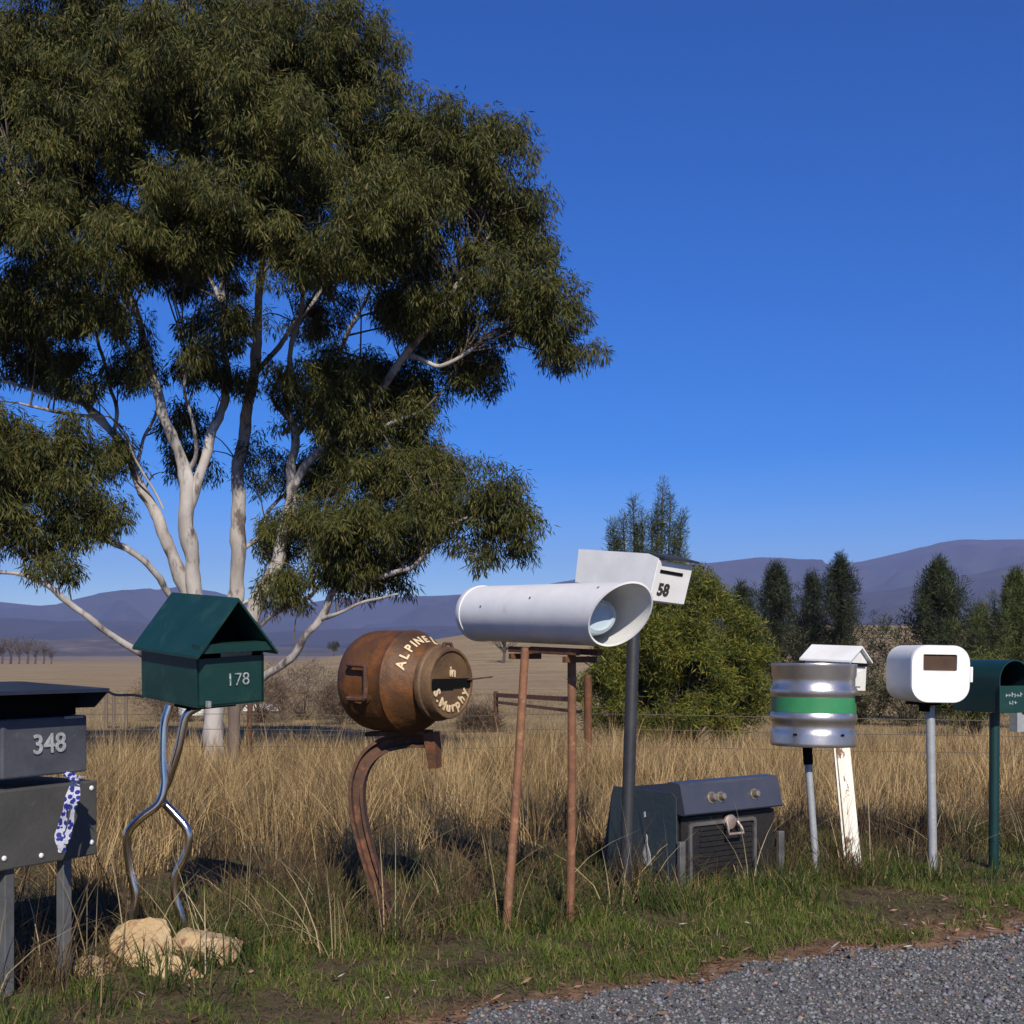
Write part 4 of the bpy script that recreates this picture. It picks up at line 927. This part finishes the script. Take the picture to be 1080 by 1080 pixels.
# ------------------------------------------------------------------ pines and bushes
def conifer(name, px, ybase, ytop, wpx, Y, label, c_lo, c_hi, nb=60, open_=.0, seed=0, tips=(.10,.11,.04), group=None, npc=60, needle=.09, sh=1.0, lead=True, shoots=()):
    rs = np.random.default_rng(seed)
    x = (px-540)/F*Y; zb = gz(x, Y); top = EYE+(HZ-ytop)/F*Y; Hh = top-zb; Rr = wpx/2/F*Y
    t = thing(name, label, 'pine tree', (x, Y, zb), 0, group)
    b = bmesh.new(); tube(b, [(0,0,-.1), (.02*Hh,0,Hh*.5), (0,0,Hh*.98)], [.05*Hh**.5+.02, .03*Hh**.5+.01, .008], 8)
    cs = []
    for i in range(nb):
        f = (i+rs.random())/nb; f = f**.9; z = Hh*(.10+.84*f); an = i*2.399+rs.normal(0,.4)
        prof = (1-f)**1.05*(.55+.45*min(1, f*5))+.02; rl = Rr*prof*rs.uniform(.35, 1.45)+.01*Hh
        P = []; nseg = 5
        for k in range(nseg+1):
            q = k/nseg; rad = rl*q; P.append((math.cos(an)*rad, math.sin(an)*rad, z+rl*(.10*q+.42*q*q)*sh))
        tube(b, P, list(np.linspace(.012*Hh**.5+.004, .004, nseg+1)), 4, cap=False)
        for k in range(2, nseg+1):
            for rep in range(1):
                pp = np.array(P[k])+rs.normal(0, .06*rl+.02, 3); cs.append(pp)
        # candle tip
        cs.append(np.array(P[-1])+np.array([0, 0, .05*Hh]))
    for k in range(7 if lead else 0): cs.append(np.array([rs.normal(0,.008*Hh), 0, Hh*(.82+.03*k)]))
    for sx_, sz0, sz1 in shoots:
        tube(b, [(sx_*.3, 0, sz0*.6), (sx_*.9, 0, sz0), (sx_, 0, sz1)], [.03,.02,.006], 5)
        for q in np.linspace(sz0, sz1, 15): cs.append(np.array([sx_+rs.normal(0,.034)*(1.15-(q-sz0)/(sz1-sz0)), rs.normal(0,.05), q]))
    cs = np.array(cs)
    emit('trunk', b, M_['darkbark'], t)
    sp = needle*1.0
    V, C = leafcloud(cs, npc, (sp*.95, sp*.95, sp*1.3), needle*1.1, needle*.10, .35, c_lo, c_hi, .25, up=True, tips=tips, tfrac=.05)
    quads('crown', V, C, M_['pine'], t); return t
G1 = 'dark pines behind the fence'
# tall young pine whose candles rise over the bush
K = 17/F
conifer('pine_tree', 684, 790, 585, 120, 17.0, 'young pine with upright shoots rising above the white 58 mailbox', (.028,.045,.02), (.085,.105,.05), 54, seed=3, needle=.08, npc=60, sh=1.4, group=None, lead=False,
        shoots=[((q[0]-684)*K, (795-q[2])*K, (795-q[1])*K) for q in ((646,556,600),(657,548,605),(668,530,600),(677,545,610),(688,552,600),(699,514,600),(707,530,605),(719,546,600),(712,560,610),(650,572,605),(694,540,590),(672,560,600))])
conifer('pine_tree', 818, 740, 597, 112, 34, 'dark pine just right of the yellow green bush', (.010,.017,.009), (.032,.043,.018), 84, seed=5, needle=.15, group=G1, npc=56)
conifer('pine_tree', 783, 740, 618, 80, 38, 'smaller dark pine partly hidden by the yellow green bush', (.010,.017,.009), (.032,.043,.018), 54, seed=15, needle=.16, group=G1, npc=56)
conifer('pine_tree', 886, 740, 588, 98, 33, 'slender tall dark pine above the small white gabled mailbox', (.010,.017,.009), (.03,.040,.018), 84, seed=6, needle=.14, group=G1, npc=56)
conifer('pine_tree', 856, 740, 606, 76, 36, 'dark pine standing in the gap behind the steel keg', (.010,.017,.009), (.03,.040,.018), 60, seed=26, needle=.14, group=G1, npc=56)
conifer('pine_tree', 990, 745, 594, 140, 30, 'broad dark green pine above the rounded white mailbox', (.013,.023,.009), (.045,.060,.020), 92, seed=7, needle=.15, group=G1, npc=56)
conifer('pine_tree', 1072, 750, 606, 130, 26, 'yellowish green pine above the green arched mailbox', (.03,.045,.012), (.10,.115,.03), 92, seed=8, needle=.12, group=G1, npc=80)
conifer('pine_tree', 1035, 745, 642, 50, 34, 'small thin pine between the two larger pines on the right', (.02,.03,.014), (.05,.06,.03), 60, seed=9, needle=.13, group=G1, npc=60)

def bush(name, label, cat, px, py, Y, blobs, c_lo, c_hi, tips, n, npc, ln, wd, spread, group=None, droop=.1, up=True, twigm='darkbark', clump=1):
    x = (px-540)/F*Y; zb = gz(x, Y); t = thing(name, label, cat, (x, Y, zb), 0, group); o = np.array((x, Y, zb)); cs = []
    tot = sum(q[2]*q[3] for q in blobs); b = bmesh.new()
    for cx, cy, rx, ry, dy in blobs:
        for _ in range(max(3, int(n*rx*ry/tot))):
            d = rng.normal(0, 1, 3); d /= np.linalg.norm(d); r = .5+.5*rng.random()**.5
            p_ = np.array(W(cx+d[0]*rx*r, cy+d[2]*ry*r, Y))-o; p_[1] = dy+d[1]*r*rx/F*Y*.9; p_[2] = max(p_[2], .06)
            for _ in range(clump):
                q_ = rng.normal(0, 1, 3); q_ /= np.linalg.norm(q_); q_ *= spread*1.6*rng.random()**.4; q_[2] += .1*spread; cs.append(np.maximum(p_+q_, (-99, -99, .05)))
    cs = np.array(cs)
    for c in cs[::3*clump]:
        m_ = Vector(c)*.5; m_.z *= .8; tube(b, smoothpath([(c[0]*.05, c[1]*.05, 0), (c[0]*.45, c[1]*.45, c[2]*.5), tuple(c)], 3), list(np.linspace(.02*max(.4, c[2]), .004, 7)), 4, cap=False)
    emit('trunk', b, M_[twigm], t)
    V, C = leafcloud(cs, npc, (spread, spread, spread), ln, wd, droop, c_lo, c_hi, .25, up=up, tips=tips, tfrac=.08)
    quads('crown', V, C, M_['pine'], t); return t
bush('bush', 'large rounded yellow green bush behind the charcoal post and the stove', 'bush', 712, 780, 15.5,
     [(645,695,34,58,0),(640,650,24,30,.2),(700,655,42,42,0),(725,628,20,20,.1),(700,690,40,40,-.5),(700,720,70,55,-.3),(760,690,46,55,0),(745,640,32,30,.1),(785,700,26,40,0),(640,740,34,34,.1),(780,735,32,34,-.1),(720,620,26,20,.2),(715,755,60,22,-.4)],
     (.028,.052,.010), (.155,.155,.018), (.24,.20,.03), 250, 85, .085, .011, .11, clump=5)
bush('bush', 'low dark green bush at the foot of the slender pine behind the keg', 'bush', 905, 760, 28, [(905,735,34,26,0),(880,745,26,18,0)], (.03,.04,.015), (.09,.09,.035), (.12,.1,.05), 90, 70, .12, .018, .18)
bush('bush', 'olive bush below the broad pine behind the rounded white mailbox', 'bush', 962, 760, 27, [(958,735,30,24,0)], (.03,.035,.018), (.08,.075,.035), (.12,.1,.05), 60, 70, .12, .018, .18)
bush('bush', 'yellow green bush right of the rounded white mailbox', 'bush', 1030, 765, 22, [(1035,725,34,34,0),(1000,745,24,18,0)], (.04,.06,.012), (.14,.15,.03), (.2,.18,.04), 130, 80, .10, .015, .15)
# brown leafless shrubs in the paddock behind the green house
GS = 'brown leafless shrubs in the paddock'
for k, (px, py, rx, ry, Y, lb) in enumerate([(180,738,34,22,30,'brown leafless shrub left of the gum trunk'),(275,735,30,24,29,'brown leafless shrub just right of the gum trunk'),
        (320,730,40,27,31,'broad brown leafless shrub between the gum trunk and the rusty milk churn'),(362,742,22,16,28,'small brown shrub directly left of the rusty milk churn'),(505,768,16,14,24,'low brown shrub seen between the churn post and the rusty frame')]):
    bush('shrub', lb, 'shrub', px, py+ry, Y, [(px,py,rx,ry,0)], (.06,.04,.026), (.15,.105,.07), (.2,.14,.09), 110, 40, .16, .010, .18, GS, up=True, droop=.3, twigm='twig')
# tiny far trees on the hill and plain
GT = 'far trees on the plain'
def fartree(px, Y, h, label, bare=False):
    x = (px-540)/F*Y; z = gz(x, Y); t = thing('tree', label, 'tree', (x, Y, z), 0, GT); b = bmesh.new()
    tube(b, [(0,0,-.2), (.05*h,0,h*.5), (0,0,h*.9)], [.05*h,.03*h,.01*h], 6); cs = []
    for k in range(22):
        an = rng.uniform(0, 6.28); z0 = h*rng.uniform(.35, .7); r = h*rng.uniform(.15, .42); e_ = (math.cos(an)*r, math.sin(an)*r, z0+h*rng.uniform(.1,.3))
        tube(b, [(0,0,z0*.8), (e_[0]*.5, e_[1]*.5, z0+.05*h), e_], [.02*h,.012*h,.006*h], 4, cap=False); cs.append(e_)
    emit('trunk', b, M_['darkbark'], t); cs = np.array(cs)
    V, C = leafcloud(cs, 12 if bare else 60, (.12*h,)*3, .10*h, .012*h if bare else .03*h, .2, (.05,.04,.028) if bare else (.03,.038,.018), (.12,.09,.06) if bare else (.08,.075,.035), .25)
    quads('crown', V, C, M_['pine'], t)
fartree(531, 150, 4.4, 'bare far tree on the slope between the milk churn and the white pipe', True)
fartree(352, 215, 2.6, 'tiny dark tree on the hillside just left of the milk churn')
for k, (px, h, Y) in enumerate([(2,7,330),(11,8,335),(20,6,325),(29,8,340),(37,6.5,330),(46,6,328),(54,4.5,326)]):
    fartree(px, Y, h, ['tree at the very left edge of the far brown clump','taller tree second from the left edge in the far brown clump','small tree third from left in the far brown clump','tallest tree in the middle of the far brown clump','tree right of the tallest one in the far brown clump','second last tree at the right of the far brown clump','lowest tree ending the far brown clump on the right'][k], True)

# ------------------------------------------------------------------ fences
def fpost(name, label, cat, px, Y, ytop, w_, mt, lean=0, group=None):
    x = (px-540)/F*Y; z = gz(x, Y); top = EYE+(HZ-ytop)/F*Y
    b = bmesh.new(); tube(b, smoothpath([(0,0,-.3),(lean*.5,0,(top-z)*.5),(lean,0,top-z)], 4), [w_*.5*(1+.08*math.sin(i*2)) for i in range(9)], 10)
    o = emit(name, b, mt, smooth=True, sharp=50); o.location = (x, Y, z); return tag(o, label, cat, group)
fpost('fence_post', 'rough weathered timber fence post touching the gum trunk', 'fence post', 246, 12.6, 738, .12, M_['wood'], .01, 'fence posts')
fpost('fence_post', 'thin dark steel fence post right of the gum trunk', 'fence post', 262, 12.8, 735, .055, M_['rust_dark'], .02, 'fence posts')
fpost('fence_post', 'rusty steel fence post in front of the yellow green bush', 'fence post', 620, 11.5, 712, .075, M_['rust'], 0, 'fence posts')
fpost('fence_post', 'small rusty post ending the low rail left of the frame legs', 'fence post', 523, 24, 729, .09, M_['rust_dark'], 0, 'fence posts')
for px, lb in ((112,'leftmost of the three thin posts in the paddock beside the green house mailbox'),(120,'middle of the three thin posts in the paddock beside the green house mailbox'),(133,'rightmost of the three thin posts in the paddock beside the green house mailbox')):
    fpost('fence_post', lb, 'fence post', px, 26, 731, .07, M_['wood'], 0, 'fence posts')
# low rusty rail (old gate) 
b = bmesh.new(); A_ = W(524, 733, 24); C_ = W(612, 738, 20); beam(b, A_, C_, .07, .08, (0,1,0)); beam(b, A_-Vector((0,0,.14)), C_-Vector((0,0,.2)), .06, .05, (0,1,0))
tag(emit('rail', b, M_['rust_leg']), 'low rusty red rail in the paddock seen between the frame legs', 'rail')
def wire(name, label, pts, r):
    b = bmesh.new(); tube(b, pts, r, 5); return tag(emit(name, b, M_['wire'], smooth=True), label, 'wire')
def fpt(px, py, Y): return tuple(W(px, py, Y))
for k, (y0, lb) in enumerate(((752,'upper strand of the paddock wire fence'),(768,'middle strand of the paddock wire fence'),(786,'lower strand of the paddock wire fence'))):
    wire('fence_wire', lb, smoothpath([fpt(-80,y0+3,13.2),fpt(246,y0+1,12.6),fpt(440,y0+4,12.1),fpt(620,y0+1,11.5),fpt(900,y0+6,10.8),fpt(1200,y0+10,10)], 6), .0032)
b = bmesh.new(); tube(b, smoothpath([tuple(W(*q)) for q in ((98,731,18),(112,729,18),(122,733,18),(140,733,18),(152,735,18))], 3), .02, 6); tag(emit('fallen_branch', b, M_['twig']), 'thin bare fallen branch left of the green house mailbox', 'branch')
# white bits far beyond the trunk
b = bmesh.new(); lathe(b, [(0,.30),(.02,.34),(.42,.36),(.44,.38),(.46,.38),(.46,.33),(.10,.30),(.10,.001)], Matrix(), 24, cap=False)
xx = (203-540)/F*30; o = emit('water_trough', b, M_['whiteblob'], smooth=True); o.location = (xx, 30, gz(xx, 30)+.15); tag(o, 'round white water trough seen left of the gum trunk', 'trough')
b = bmesh.new(); prism(b, [(-.55,0),(.55,0),(.5,.16),(.2,.22),(-.45,.18)], -.2, .2); xx = (276-540)/F*38; o = emit('white_sack', b, M_['whiteblob']); o.location = (xx, 38, gz(xx, 38)+.05); tag(o, 'flat white sack lying in the paddock right of the gum trunk', 'sack')
